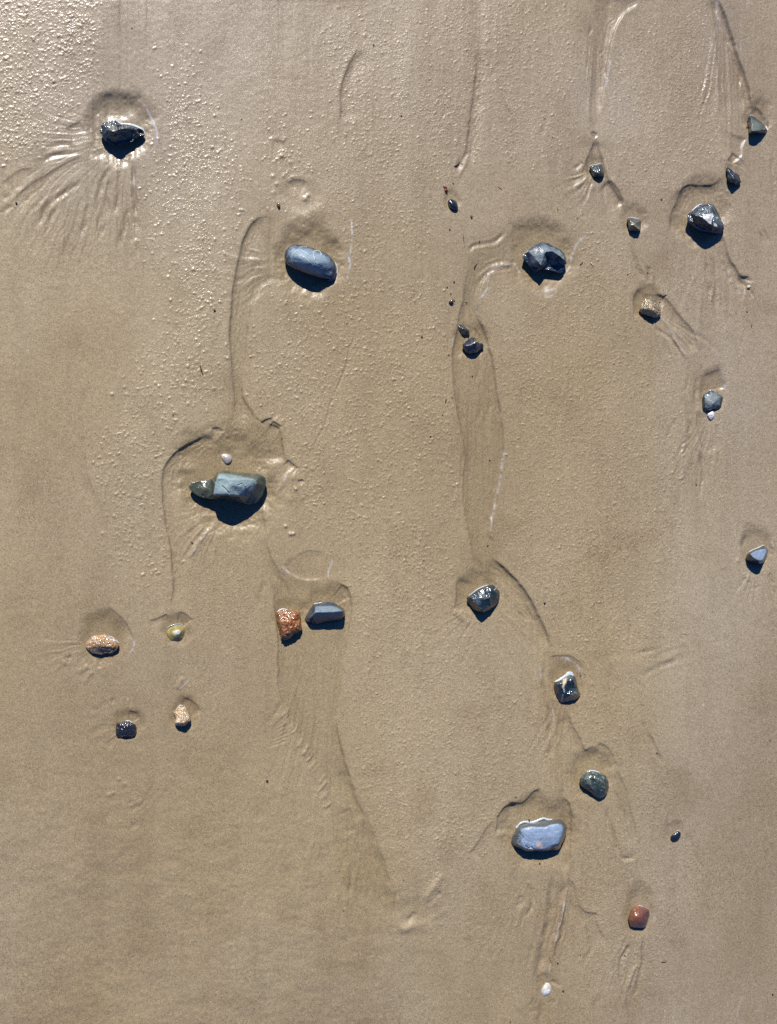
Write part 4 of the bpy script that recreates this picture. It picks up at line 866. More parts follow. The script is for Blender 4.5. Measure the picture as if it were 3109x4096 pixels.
def fn8(px, py, hz, no, wob, wob2, c, wet):
    d = np.clip(np.array(wob2)*1.2, 0, 1)[:, None]; c = c*(1-d*.5)+np.array((.6,.52,.40))*d*.5
    return c, wet
stone('cream_stone', 'cream and tan pitted stone, taller than wide, right of the small black stone', 'stone', (680,2810,15.8),
 [(200,610),(310,530),(450,360),(620,180),(750,150),(880,200),(950,330),(1050,480),(1150,640),(1260,800),(1290,1000),(1330,1120),(1200,1250),(1050,1390),(950,1470),(820,1510),(600,1500),(420,1450),(310,1360),(290,1240),(360,1080),(370,980),(330,880),(250,720)],
 [[(500,500,20),(760,350,24),(850,850,44),(1150,980,38)],[(400,1280,42),(700,1290,48),(880,1400,44),(1150,1180,42)],[(460,1000,36),(620,800,38)]],
 mat='granite', crease=.3, nz=2.2, nsc=7, base=(.47,.38,.24), seed=7, fn=fn8, under=.9,
 patches=[([(350,1050),(600,950),(650,1300),(420,1430),(300,1300)],(.55,.48,.38),1.5)],
 cracks=[([(720,560),(730,580)],2,3),([(870,570),(890,590)],2,3),([(1000,930),(1060,900)],1.4,2.5),([(480,520),(540,600)],3,2.5)],
 rims=[([(330,560),(450,370),(610,190),(740,140)],1.6),([(915,225),(970,330),(1030,430)],1.8)])
def fn9(px, py, hz, no, wob, wob2, c, wet):
    d = np.clip(wob2*2.4, 0, 1)[:, None]; c = c*(1-d*.85)+np.array((.055,.012,.02))*d*.85
    e = ss(2390+560/5.4, 2390+800/5.4, py)[:, None]*np.clip(.6+wob*1.5, 0, 1)[:, None]*.7; c = c*(1-e)+np.array((.09,.025,.03))*e
    d = np.clip(-wob*1.8-.1, 0, 1)[:, None]; c = c*(1-d*.6)+np.array((.52,.30,.12))*d*.6
    return c, wet
stone('orange_stone', 'four-sided orange and rust-brown crystalline stone beside the blue-grey wedge', 'stone', (1090,2390,5.416),
 [(95,360),(110,320),(230,275),(400,285),(590,310),(605,450),(620,600),(640,690),(590,730),(470,790),(400,870),(330,910),(260,925),(190,885),(170,760),(130,600),(100,460)],
 [[(140,370,32),(300,310,36),(560,350,36)],[(180,560,46),(400,540,56),(580,620,48)],[(230,800,46),(420,730,52),(560,700,46)],[(300,860,38)]],
 mat='granite', crease=.5, nz=3.0, nsc=9, base=(.30,.125,.035), seed=8, fn=fn9, under=.95, rims=[([(95,330),(160,275),(240,252),(340,275)],3.0)])
stone('wedge_stone', 'smooth blue-grey prism-shaped stone with a sharp left point, right of the orange stone', 'stone', (1090,2390,5.416),
 [(700,460),(760,350),(820,250),(885,150),(1000,125),(1180,92),(1300,100),(1440,170),(1540,240),(1575,310),(1565,400),(1480,500),(1300,535),(1100,560),(950,590),(850,570),(740,520)],
 [[(905,190,34),(790,460,44)],[(930,320,62),(1100,322,64),(1330,315,64),(1530,295,60)],[(930,320,64),(895,420,38),(865,505,15)],[(1100,522,16),(1400,478,22),(1545,370,34)],[(940,180,36),(1150,180,42),(1400,200,46)]],
 mat='slate', crease=.36, nz=.6, nsc=20, base=(.016,.032,.060), seed=9, dry=(.14,.19,.23), dryz=(.45,.62), zr=8, levels=5, under=.95, hs=1.1,
 rims=[([(900,138),(980,125),(1080,108)],1.8)])
stone('black_pebble', 'small shiny black pebble below the red seaweed', 'pebble', (1760,730,15.26),
 [(485,1160),(510,1080),(600,1010),(720,1010),(880,1070),(1020,1190),(1090,1350),(1120,1500),(1115,1620),(1060,1690),(950,1690),(800,1650),(650,1580),(590,1500),(540,1380)],
 [[(680,1180,20),(800,1380,26),(950,1530,22)]], mat='black', crease=0, grow=1.12, nz=.5, nsc=14, base=(.014,.018,.024), seed=10)
stone('flint_chip', 'thin dark pointed stone chip just above the notched black stone', 'stone', (1810,1280,11.99),
 [(212,265),(260,222),(400,212),(520,268),(660,350),(780,450),(832,600),(790,690),(700,740),(560,760),(470,710),(370,560),(280,420)],
 [[(300,310,12),(520,400,20),(700,480,22),(800,580,22)],[(650,380,15)]], mat='slate', crease=.5, nz=.7, nsc=10, base=(.05,.052,.042), seed=11,
 rims=[([(640,345),(720,390),(775,445)],1.2)])
stone('notched_black_stone', 'glossy black stone with a knob on its right and streaked shine, below the chip', 'stone', (1810,1280,11.99),
 [(470,1200),(500,1110),(560,1060),(700,960),(850,880),(950,800),(1050,795),(1090,900),(1220,1000),(1300,1100),(1400,1100),(1480,1160),(1500,1250),(1450,1350),(1320,1430),(1250,1500),(1150,1590),(950,1630),(800,1640),(620,1570),(540,1400)],
 [[(540,1260,26),(720,1230,38),(900,1160,46),(1180,1050,48)],[(900,980,32),(1030,880,24)],[(900,1400,40),(1150,1350,40)],[(1400,1210,22)]],
 mat='black', crease=.25, nz=1.3, nsc=10, base=(.02,.022,.028), seed=12, veins=[([(660,1220),(880,1190),(1000,1100),(1200,1010)],1.6,(.42,.42,.46),.75)],  # this vein is a painted specular streak
 rims=[([(500,1240),(620,1110),(760,1000),(880,890),(980,810)],1.9)])
def fn15(px, py, hz, no, wob, wob2, c, wet):
    return c, wet*.8
stone('split_stone', 'broken blue-black stone with a pale central ridge and a hollowed right side', 'stone', (2080,950,8.395),
 [(105,600),(180,540),(290,450),(380,350),(480,270),(600,215),(760,165),(920,190),(1100,290),(1350,410),(1450,510),(1540,690),(1560,870),(1500,930),(1480,1060),(1400,1170),(1310,1190),(1150,1130),(900,1080),(760,1050),(640,1090),(550,1160),(450,1090),(330,960),(200,800),(100,690)],
 [[(310,470,48),(480,640,58),(600,800,62),(700,930,64)],[(700,930,60),(780,720,62),(820,540,62),(880,480,62),(1080,455,70),(1300,590,72),(1500,760,52)],
  [(550,1120,34),(640,1000,42)],[(900,620,42),(930,800,36),(900,980,28)],[(1120,740,46),(1300,860,40),(1150,1000,30)],[(560,330,46),(900,300,52),(1180,410,60)],[(250,650,34)],[(1280,700,46)]],
 mat='rough', crease=.62, nz=1.3, nsc=14, base=(.014,.028,.050), levels=5, seed=13, fn=fn15,
 dry=(.10,.135,.165), dryz=(.45,.75),
 patches=[([(480,370),(570,370),(610,440),(560,520),(500,560)],(.5,.46,.42),1.5),([(650,400),(760,380),(800,500),(720,520)],(.45,.43,.42),1.8),([(1000,740),(1200,740),(1280,900),(1000,930),(900,860)],(.16,.18,.15),2.5),([(1150,440),(1330,430),(1500,650),(1480,740)],(.20,.25,.25),1)],
 rims=[([(105,600),(190,545),(275,452)],1.8)])
stone('green_chip_stone', 'very small dark green angular stone with a white upper edge, below the little sand hole', 'stone', (2350,640,20.99),
 [(170,600),(350,500),(700,440),(1050,380),(1200,390),(1260,500),(1320,800),(1410,1100),(1390,1220),(1280,1350),(1000,1400),(750,1400),(580,1450),(450,1350),(330,1080),(220,800)],
 [[(350,680,22),(620,980,30),(800,1020,32)],[(900,520,26),(1050,850,34),(1290,1100,30)],[(800,800,26)],[(560,1250,24),(1100,1200,34)]], mat='rough', crease=.45, nz=1.3, nsc=7, base=(.045,.06,.055), seed=14,
 veins=[([(550,850),(740,1000)],2.2,(.22,.22,.18),.7)], rims=[([(260,500),(480,425),(760,390),(960,330),(1120,345)],1.7)])
stone('brown_chip_stone', 'very small brown-grey pyramid-like stone with a pale diagonal ridge', 'stone', (2500,855,20.99),
 [(170,450),(240,370),(400,345),(700,380),(1150,455),(1330,580),(1360,680),(1350,1000),(1330,1300),(1200,1450),(900,1450),(600,1430),(420,1380),(340,1250),(280,850)],
 [[(300,480,24),(460,600,32),(480,1000,34),(880,1130,38),(1180,1330,32)],[(460,600,32),(800,900,40),(1200,1300,32)],[(1200,650,24)]], mat='rough', crease=.5, nz=.9, nsc=8, base=(.10,.095,.075), seed=15,
 patches=[([(480,600),(640,680),(1000,950),(1220,1250),(1100,1280),(800,1000),(560,800)],(.30,.25,.17),.8)], rims=[([(290,330),(450,305),(700,345),(950,390),(1190,440)],1.6)])
stone('triangular_stone', 'grey-green triangular stone near the upper right corner', 'stone', (2980,450,15.8),
 [(180,320),(240,220),(380,180),(560,250),(760,400),(950,540),(1150,680),(1270,850),(1380,980),(1430,1080),(1420,1190),(1320,1310),(1200,1350),(950,1400),(700,1420),(400,1420),(280,1340),(240,1050),(200,700)],
 [[(390,300,26),(420,700,40),(400,1200,48),(850,1200,50),(1120,1120,44),(1330,1030,32)],[(600,470,32),(1000,800,42)]], mat='slate', crease=.4, nz=.8, nsc=14, base=(.035,.042,.045), seed=16,
 dry=(.095,.112,.10), dryz=(.45,.75), zr=16, rims=[([(300,190),(400,170),(560,240)],1.6)])
stone('pointed_black_stone', 'small black jagged stone ending in an upward point, above the white-patched rock', 'stone', (2895,660,20.11),
 [(210,250),(260,150),(340,145),(600,350),(880,600),(1150,720),(1290,950),(1330,1150),(1400,1340),(1290,1540),(1150,1620),(950,1600),(750,1500),(600,1450),(480,1400),(400,1250),(300,1000),(300,750),(220,480)],
 [[(300,300,18),(560,680,28),(820,1050,38)],[(900,740,30),(1080,1150,36),(1250,1300,26)],[(500,1080,28),(850,1350,36)]], mat='rough', crease=.5, nz=1.3, nsc=8, base=(.022,.028,.04), seed=17,
 rims=[([(590,345),(740,465),(880,585)],1.2)])
def fn20(px, py, hz, no, wob, wob2, c, wet):
    return c, wet*.85
stone('quartz_patched_rock', 'large black rock with a bright white quartz patch on top, right side of the sand', 'stone', (2740,800,9.876),
 [(100,650),(140,550),(300,430),(400,330),(620,180),(780,180),(900,160),(1040,145),(1140,200),(1260,400),(1330,560),(1400,720),(1520,960),(1560,1110),(1480,1240),(1330,1340),(1050,1300),(800,1230),(620,1220),(400,1090),(200,930),(90,800)],
 [[(390,580,68),(560,640,76),(740,760,84),(900,920,84),(1080,1000,78),(1300,1100,58)],[(620,620,78),(700,540,80),(950,500,76),(1150,420,62)],[(1060,220,46),(1250,650,60),(1400,900,50)],[(420,380,44),(230,540,38)],[(760,450,60),(900,470,62)],[(850,700,86),(1080,800,80)],[(380,900,50),(900,1150,46)]],
 mat='rough', crease=.45, nz=2.0, nsc=16, base=(.014,.025,.044), levels=5, seed=18, fn=fn20,
 patches=[([(650,300),(1080,180),(1200,420),(1450,800),(1500,1020),(1340,960),(1130,880),(1000,520),(760,520),(640,640),(400,560)],(.10,.13,.145),1.5),
  ([(690,510),(800,570),(1110,510),(1140,640),(1060,820),(1050,960),(940,930),(860,830),(750,740)],(.80,.80,.79),1.3),([(1120,890),(1200,900),(1310,1060),(1230,1090),(1140,1010)],(.78,.75,.70),1.2),([(950,400),(1010,430),(1000,490)],(.6,.6,.6),1),([(1210,660),(1310,680),(1320,730),(1220,720)],(.55,.56,.58),1.2)],
 cracks=[([(1100,560),(1140,760),(1090,960)],2.0,4),([(700,440),(900,480)],4.5,6)],
 rims=[([(290,430),(420,310),(560,205),(690,165)],3.2)])
def fn21(px, py, hz, no, wob, wob2, c, wet):
    d = np.clip(wob*1.5, 0, 1)[:, None]; c = c*(1-d*.85)+np.array((.075,.08,.025))*d*.85
    d = np.clip(wob2*1.9-.25, 0, 1)[:, None]; c = c*(1-d)+np.array((.55,.50,.42))*d
    return c, wet
stone('mottled_stone', 'olive, tan and white mottled wet stone, knobbly', 'stone', (2550,1180,15.26),
 [(130,900),(180,750),(270,550),(340,380),(430,240),(560,190),(850,250),(1080,270),(1200,420),(1330,620),(1430,900),(1430,1150),(1380,1270),(1250,1370),(1000,1380),(750,1290),(500,1200),(250,1110),(170,1020)],
 [[(300,800,34),(550,850,44),(760,830,50),(950,950,50),(1120,1080,44),(1300,1170,32)],[(500,500,36),(850,600,44),(1100,800,44)],[(800,330,30)]],
 mat='granite', crease=.4, nz=2.8, nsc=9, base=(.27,.225,.13), seed=19, fn=fn21, patches=[([(560,210),(1080,270),(1300,620),(1100,480),(700,330)],(.10,.115,.105),1.5)])
stone('grey_cube_stone', 'small blocky grey stone with a white shell touching its lower edge', 'stone', (2800,1550,15.8),
 [(185,500),(280,400),(420,330),(560,250),(700,200),(860,240),(1080,360),(1290,470),(1420,570),(1460,700),(1420,920),(1350,1180),(1230,1320),(1000,1370),(850,1360),(650,1450),(450,1480),(250,1440),(180,1300),(170,900),(170,700)],
 [[(280,620,30),(350,900,36),(620,1080,44),(830,1080,46)],[(830,1080,46),(1000,850,44),(1250,600,34)],[(560,780,44),(850,980,48)],[(400,450,28),(850,300,30),(1150,450,32)],[(650,1280,40)],[(1150,1050,32)]],
 mat='slate', crease=.4, nz=.9, nsc=12, base=(.035,.042,.045), seed=20, dry=(.165,.20,.21), dryz=(.5,.72), zr=16, hs=.78,
 veins=[([(500,790),(640,810),(800,890),(880,980)],1.2,(.36,.37,.34),.7)], rims=[([(575,215),(650,165),(760,160),(880,215)],1.4),([(225,470),(300,400),(400,355)],1.4)])
def shellfn(ax, ay, sp, tint, a0=.5):
    def f(px, py, hz, no, wob, wob2, c, wet):
        r = np.hypot(px-ax, py-ay); s = .5+.5*np.sin(r/sp*6.28+wob)
        c = c*(1-s[:, None]*a0)+np.array(tint)*s[:, None]*a0
        return c, wet*.8
    return f
stone('white_shell', 'bright white ribbed cockle-like shell touching the small blocky grey stone', 'shell', (2800,1550,15.8),
 [(455,1730),(540,1610),(640,1520),(760,1450),(850,1480),(920,1590),(935,1720),(880,1870),(800,2000),(700,2060),(580,1990),(500,1860)],
 [[(600,1680,14),(740,1650,18),(800,1780,16)]], mat='shell', crease=0, grow=1.1, nz=.3, nsc=6, base=(.86,.86,.84), seed=21, fn=shellfn(2800+620/15.8,1550+2020/15.8,4.2,(.66,.66,.62)),
 patches=[([(540,1930),(720,2000),(760,2080),(560,2060)],(.45,.27,.07),1)], veins=[([(560,1700),(700,1740),(780,1600)],.8,(.6,.6,.6),.5)])
stone('blue_grey_stone', 'smooth blue-grey wedge-shaped stone with a flat top at the right edge', 'stone', (2975,2170,15.26),
 [(140,900),(200,700),(350,590),(700,430),(1000,300),(1260,235),(1400,330),(1480,470),(1480,640),(1390,850),(1300,1050),(1210,1230),(1000,1340),(850,1370),(600,1320),(350,1200),(200,1100)],
 [['closed',(400,700,42),(520,860,44),(720,1020,46.5),(950,1120,48),(1180,1110,48),(1380,640,41),(1340,400,38),(1000,430,38.5),(650,540,40)]],
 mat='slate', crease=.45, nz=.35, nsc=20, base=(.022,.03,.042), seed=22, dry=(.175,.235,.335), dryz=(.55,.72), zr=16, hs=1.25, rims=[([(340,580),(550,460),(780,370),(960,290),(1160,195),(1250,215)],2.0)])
stone('scratched_dark_stone', 'blue-black stone with fine pale scratches, beside the curved dark scarp at centre', 'stone', (1860,2330,11.19),
 [(100,700),(130,640),(300,520),(560,325),(850,190),(1080,125),(1220,105),(1300,140),(1380,240),(1500,350),(1550,480),(1550,620),(1500,820),(1460,920),(1280,1110),(1050,1270),(830,1380),(700,1370),(500,1270),(350,1150),(220,980),(120,860)],
 [[(240,680,40),(560,420,44),(1000,190,40)],[(240,680,40),(430,860,50),(600,1080,58),(790,1270,54)],[(1000,190,40),(1180,300,50),(1400,450,46)],[(700,700,58),(1100,700,58)],[(1150,1030,48)],[(400,1050,30)]],
 mat='slate', crease=.62, nz=1.2, nsc=14, base=(.014,.028,.040), levels=5, seed=23, zr=18,
 patches=[([(560,460),(850,420),(960,620),(880,760),(700,760),(480,620)],(.10,.125,.12),2),([(250,650),(560,460),(620,720),(760,900),(680,1040),(560,990),(430,850)],(.06,.075,.105),1.5)],
 veins=[([(950,700),(1100,620)],.8,(.25,.32,.33),.8),([(760,640),(860,760),(940,720)],.7,(.3,.34,.32),.8),([(1020,1050),(1080,1130),(1060,1200)],1.0,(.25,.2,.17),.7),([(1310,340),(1390,250)],1.2,(.45,.52,.55),.9),([(600,1090),(760,1180)],.7,(.2,.25,.24),.7),([(700,740),(1000,720),(1250,560)],.5,(.2,.25,.25),.6)],
 cracks=[([(440,840),(520,790)],1.2,2.5)], rims=[([(150,620),(330,490),(560,310),(850,172),(1060,112)],1.9)])
def fn26(px, py, hz, no, wob, wob2, c, wet): return c, wet
stone('veined_stone', 'black stone with a cream quartz vein down it and a white painted-glint top edge', 'stone', (2205,2680,12.44),
 [(160,650),(200,600),(350,560),(600,470),(800,370),(950,315),(1080,300),(1180,335),(1240,420),(1270,640),(1320,880),(1400,1080),(1440,1220),(1380,1340),(1280,1410),(1230,1470),(1000,1540),(700,1600),(480,1620),(370,1480),(260,1250),(190,950)],
 [[(250,690,34),(560,640,44),(800,560,46),(1100,480,42)],[(420,1000,40),(560,900,48),(700,1150,44)],[(1000,1250,48),(1260,1190,48),(1380,1230,30)],[(950,900,38)],[(560,1450,30)],[(1180,700,40)]],
 mat='black', crease=.5, nz=1.5, nsc=13, base=(.016,.030,.040), levels=5, seed=24, zr=16,
 veins=[([(700,400),(680,500),(660,620)],7.0,(.62,.54,.38),.95),([(660,620),(635,740),(600,870)],4.5,(.58,.46,.28),.95),([(620,900),(650,1000),(640,1150)],3.2,(.38,.38,.40),.8),([(590,1200),(560,1400),(520,1640)],2.8,(.20,.17,.13),.8),([(300,700),(500,650)],1.5,(.15,.16,.18),.5)],
 cracks=[([(560,1130),(660,1190)],1.6,3),([(840,950),(850,1070)],2,3),([(900,500),(990,490)],1.4,2)],
 patches=[([(950,1200),(1200,1060),(1300,1150),(1280,1260),(1000,1310)],(.12,.15,.16),1.2)],
 rims=[([(190,610),(400,520),(600,400),(800,260),(950,210),(1110,270)],7.0),([(720,230),(860,140),(1010,140),(1070,210)],4.5)])
def fn27(px, py, hz, no, wob, wob2, c, wet):
    d = np.clip(wob*1.8, 0, 1)[:, None]; c = c*(1-d*.7)+np.array((.17,.20,.175))*d*.75
    return c, wet*.9
stone('round_green_stone', 'rounded dark green-grey stone with a dimple in its middle, upper right of the flat slab', 'stone', (2310,3070,11.99),
 [(95,600),(150,480),(280,340),(450,215),(740,165),(1040,210),(1250,300),(1440,460),(1500,620),(1540,800),(1500,1000),(1430,1200),(1330,1390),(1180,1500),(1020,1490),(860,1410),(700,1290),(480,1090),(310,1010),(190,900),(110,760)],
 [[(380,600,46),(560,780,54),(680,920,52)],[(500,400,44),(900,480,54),(1200,700,56),(1290,1030,54)],[(950,1050,50),(1030,1300,42)],[(810,660,46)]],
 mat='rough', crease=.15, grow=1.04, nz=1.5, nsc=13, base=(.032,.050,.046), levels=5, seed=25, fn=fn27, cracks=[([(780,600),(820,700)],3.2,4),([(520,1050),(680,1080)],1.6,3),([(700,500),(780,640)],1,1.5)],
 rims=[([(440,215),(620,165),(760,160),(900,195),(1070,250)],2.8)])
stone('flat_slab_stone', 'large flat-topped pale blue-grey slab with a pinkish patch and small jagged crack', 'stone', (2035,3265,6.853),
 [(70,720),(80,600),(160,430),(220,330),(330,230),(460,195),(640,190),(860,140),(1100,100),(1400,75),(1500,120),(1590,260),(1600,380),(1560,520),(1500,660),(1440,770),(1400,890),(1300,945),(1180,945),(960,975),(700,965),(560,985),(420,955),(210,850),(110,790)],
 [['closed',(330,350,52),(560,270,58),(780,290,62),(980,300,62),(1150,235,60),(1400,220,58),(1500,340,58),(1470,520,60),(1390,740,60),(1200,840,60),(960,930,58),(700,930,58),(480,930,56),(240,800,50),(170,640,42),(220,480,46)],[(500,600,62),(1100,550,66)]],
 mat='slate', crease=.32, nz=1.4, nsc=26, base=(.075,.085,.088), levels=5, seed=26, dry=(.23,.31,.44), dryz=(.70,.90), zr=22, under=.92, hs=1.16,  # dry top; its pale blue also has sky reflection painted in
 patches=[([(760,700),(880,690),(950,800),(920,900),(860,890),(740,810)],(.50,.42,.40),1.2),([(1180,830),(1290,820),(1400,790),(1400,890),(1190,940)],(.05,.06,.08),1)],
 cracks=[([(470,825),(560,880),(620,850),(700,910)],1.8,4.5),([(230,570),(320,580),(410,680)],1.4,2.5),([(250,450),(370,560),(480,690)],1.0,1.5),([(1180,910),(1230,900)],3,4)],
 veins=[([(600,880),(680,930)],2.2,(.55,.48,.36),.7)],
 rims=[([(205,330),(290,225),(400,165),(520,160),(640,172),(760,140),(860,95),(960,62),(1060,90),(1200,98)],5.2)])
stone('tiny_black_pebble', 'tiny oval black pebble with two bright glints, lower right', 'pebble', (2675,3315,30.5),
 [(190,1250),(230,1000),(330,830),(560,600),(900,390),(1150,310),(1400,400),(1490,550),(1480,850),(1380,1200),(1200,1480),(900,1660),(600,1720),(400,1620),(250,1450)],
 [[(600,1050,13),(900,1000,16),(1150,700,13)]], mat='black', crease=0, grow=1.12, nz=.4, nsc=9, base=(.014,.02,.026), seed=27, rims=[([(1050,290),(1180,250),(1330,300),(1450,420)],1.0)])
def fn30(px, py, hz, no, wob, wob2, c, wet):
    d = np.clip((px-2550)/30+wob, 0, 1)[:, None]; c = c*(1-d)+np.array((.12,.05,.04))*d
    return c, wet
stone('red_stone', 'rounded reddish-brown stone in the lower right', 'stone', (2500,3610,15.26),
 [(215,900),(260,680),(380,430),(520,275),(700,195),(900,190),(1100,255),(1380,360),(1500,500),(1520,640),(1470,950),(1380,1250),(1260,1480),(1100,1560),(800,1570),(550,1530),(350,1490),(260,1250)],
 [[(600,550,34),(850,900,46),(1100,1250,40)],[(500,1050,40)],[(1250,650,34)]], mat='slate', crease=0, grow=1.07, nz=1.2, nsc=13, base=(.20,.078,.036), seed=28, fn=fn30,
 rims=[([(760,225),(900,185),(1000,230),(1100,280),(1240,345),(1370,365)],1.5)])
stone('cockle_shell', 'small grey-white and peach cockle shell lying just above the angular green-grey block', 'shell', (740,1800,4.938),
 [(722,90),(790,68),(880,85),(935,140),(935,205),(890,265),(830,288),(785,260),(745,190),(722,140)],
 [[(780,140,14),(840,160,19),(870,200,17)]], mat='shell', crease=0, grow=1.12, nz=.4, nsc=6, base=(.40,.37,.34), seed=29, fn=shellfn(740+730/4.938,1800+90/4.938,6,(.30,.28,.29)),
 patches=[([(730,60),(900,70),(920,110),(740,110)],(.58,.42,.28),1),([(720,90),(760,120),(770,220),(730,180)],(.68,.68,.68),1)])
stone('egg_shaped_shell', 'small white egg-shaped shell at the bottom of the sand, right of centre', 'shell', (2155,3920,27.65),
 [(230,1200),(380,850),(560,600),(720,330),(900,300),(1150,345),(1300,520),(1400,800),(1440,1050),(1350,1400),(1150,1650),(850,1760),(500,1800),(350,1650),(250,1400)],
 [[(700,900,16),(850,1250,20),(1000,700,14)]], mat='shell', crease=0, grow=1.1, nz=.5, nsc=6, base=(.55,.53,.48), seed=30,
 patches=[([(650,1150),(900,1100),(1150,970),(1270,1150),(1100,1500),(850,1700),(550,1600)],(.85,.87,.88),.6),([(850,700),(1150,720),(1150,1000),(850,1050)],(.6,.47,.30),.8)], veins=[([(690,620),(730,760),(810,950)],1.2,(.9,.9,.88),.9)])

# ------------------------------------------------------------------ small drift: twigs, weed, grit
def tube(name, pts, rad, mat, label, cat, parent=None, lift=.6, group=None, taper=True, origin=None):
    P = smooth_poly(pts, 4); n = len(P); bm = bmesh.new(); rows = []
    x0, y0 = P[n//2]; z0 = gz(x0, y0); org = origin or Vector(((x0-CX)*S, (CY-y0)*S, z0*S))
    for i, (x, y) in enumerate(P):
        tg = P[min(i+1, n-1)]-P[max(i-1, 0)]; tg = tg/(np.hypot(*tg)+1e-9); nr = (-tg[1], tg[0])
        r = rad*(.45+.55*math.sin(math.pi*(i+.6)/(n+.2)) if taper else 1)*(1+.22*mnoise.noise(Vector((x/4, y/4, 1))))
        z = gz(x, y)+r*lift; row = []
        for a in range(7):
            an = a*2*math.pi/7
            row.append(bm.verts.new(Vector(((x+nr[0]*math.cos(an)*r-CX)*S, (CY-(y+nr[1]*math.cos(an)*r))*S, (z+math.sin(an)*r)*S))-org))
        rows.append(row)
    for i in range(n-1):
        for a in range(7): bm.faces.new([rows[i][a], rows[i][(a+1) % 7], rows[i+1][(a+1) % 7], rows[i+1][a]])
    bm.faces.new(rows[0]); bm.faces.new(rows[-1][::-1]); bmesh.ops.recalc_face_normals(bm, faces=bm.faces)
    me = bpy.data.meshes.new(name); bm.to_mesh(me); bm.free()
    me.polygons.foreach_set('use_smooth', np.ones(len(me.polygons), bool))
    o = link(name, me, mat, parent, label, cat, group)
    if parent is None: o.location = org
    return o
tube('twig', [(800,1460),(806,1481),(813,1500)], 2.6, TWIG, 'short dark brown twig standing out on bubbly sand, above left of the green-grey block', 'twig')
tube('twig', C(0,1,[(1262,1075),(1280,1068),(1296,1050)]), 2.8, TWIG, 'dark curved twig at the foot of a long sand ridge, above the red seaweed', 'twig')
tube('twig', C(1,1,[(1397,86),(1400,64),(1413,44)]), 2.4, TWIG, 'thin black curved twig left of the split blue-black stone', 'twig')
tube('twig', C(1,2,[(406,60),(416,48),(426,38)]), 2.6, TWIG, 'short dark twig on the sand just right of the split blue-black stone', 'twig')
tube('straw', C(1,2,[(474,42),(482,54),(491,65)]), 2.8, PALETWIG, 'pale straw-coloured sliver beside a short dark twig', 'straw')
tube('twig', C(2,0,[(1234,190),(1240,197),(1246,204)]), 2.4, TWIG, 'tiny dark twig on the rays of sand below the green-grey block', 'twig')
tube('twig', C(0,1,[(1250,1180),(1255,1188),(1260,1192)]), 1.8, TWIG, 'tiny brown twig right of the red seaweed', 'twig')
tube('twig', C(1,1,[(1212,920),(1207,950)]), 2.2, TWIG, 'tiny dark stick left of the smooth central channel', 'twig')
tube('weed_thread', C(0,1,[(1320,1515),(1322,1540),(1326,1572)]), 1.2, TWIG, 'fine dark upright thread of weed between small black pebble and channel', 'seaweed')
tube('weed_thread', C(0,1,[(1545,1205),(1556,1214),(1570,1224)]), 1.2, WEED, 'fine reddish thread of weed on the sand left of the small green stone', 'seaweed')
tube('weed_thread', C(1,1,[(1340,292),(1352,298),(1350,312)]), 1.4, TWIG, 'small curled brown thread of weed right of the cone-shaped bit', 'seaweed')
tube('twig', C(1,2,[(1515,438),(1513,450),(1512,463)]), 1.6, TWIG, 'tiny brown stick below the small cream-tipped shell bit at right', 'twig')
tube('twig', C(1,2,[(940,256),(953,254),(966,250)]), 2.0, DARKWEED, 'dark brown weed scrap on the little scarp above right of the mottled stone', 'seaweed')
tube('weed_thread', C(3,2,[(1029,904),(1034,911),(1037,918)]), 1.3, GREEN, 'tiny green sliver of weed right of the reddish-brown stone', 'seaweed')
tube('weed_thread', C(0,2,[(258,1344),(264,1353),(262,1362)]), 2.0, GREEN, 'small dark green scrap of weed above the split blue-black stone', 'seaweed')
tube('weed_thread', C(1,0,[(1115,1022),(1120,1030),(1118,1040)]), 1.2, TWIG, 'hair-thin dark thread above left of the green-grey block', 'seaweed')
tube('twig', C(3,2,[(932,1252),(948,1254),(964,1251)]), 1.6, TWIG, 'faint flat brown stick below right of the reddish-brown stone', 'twig')
tube('twig', C(2,1,[(383,584),(394,580),(404,572)]), 1.2, TWIG, 'fine dark thread touching the top of the blue-grey wedge', 'twig')
# red seaweed sprig
q = (1760,730,15.26); T = lambda pts: [(q[0]+x/q[2], q[1]+y/q[2]) for x, y in pts]
x0, y0 = T([(400,500)])[0]; org = Vector(((x0-CX)*S, (CY-y0)*S, gz(x0, y0)*S))
sp = bpy.data.objects.new('seaweed_sprig', None); col_.objects.link(sp); sp.location = org
sp['label'] = 'branched red seaweed sprig just above the small shiny black pebble'; sp['category'] = 'seaweed'
for pts, rd, mt, nm in [([(175,245),(240,330),(320,430),(400,540),(450,640)],1.9,WEED,'branch'),([(185,240),(320,300),(430,328)],1.5,WEED,'branch'),([(370,370),(420,460),(470,540)],1.7,WEED,'branch'),
   ([(275,465),(350,530),(420,610)],3.2,DARKWEED,'frond'),([(430,640),(450,700),(455,750)],1.5,DARKWEED,'branch')]:
    tube(nm, T(pts), rd, mt, None, None, parent=sp, lift=1.2, origin=org)
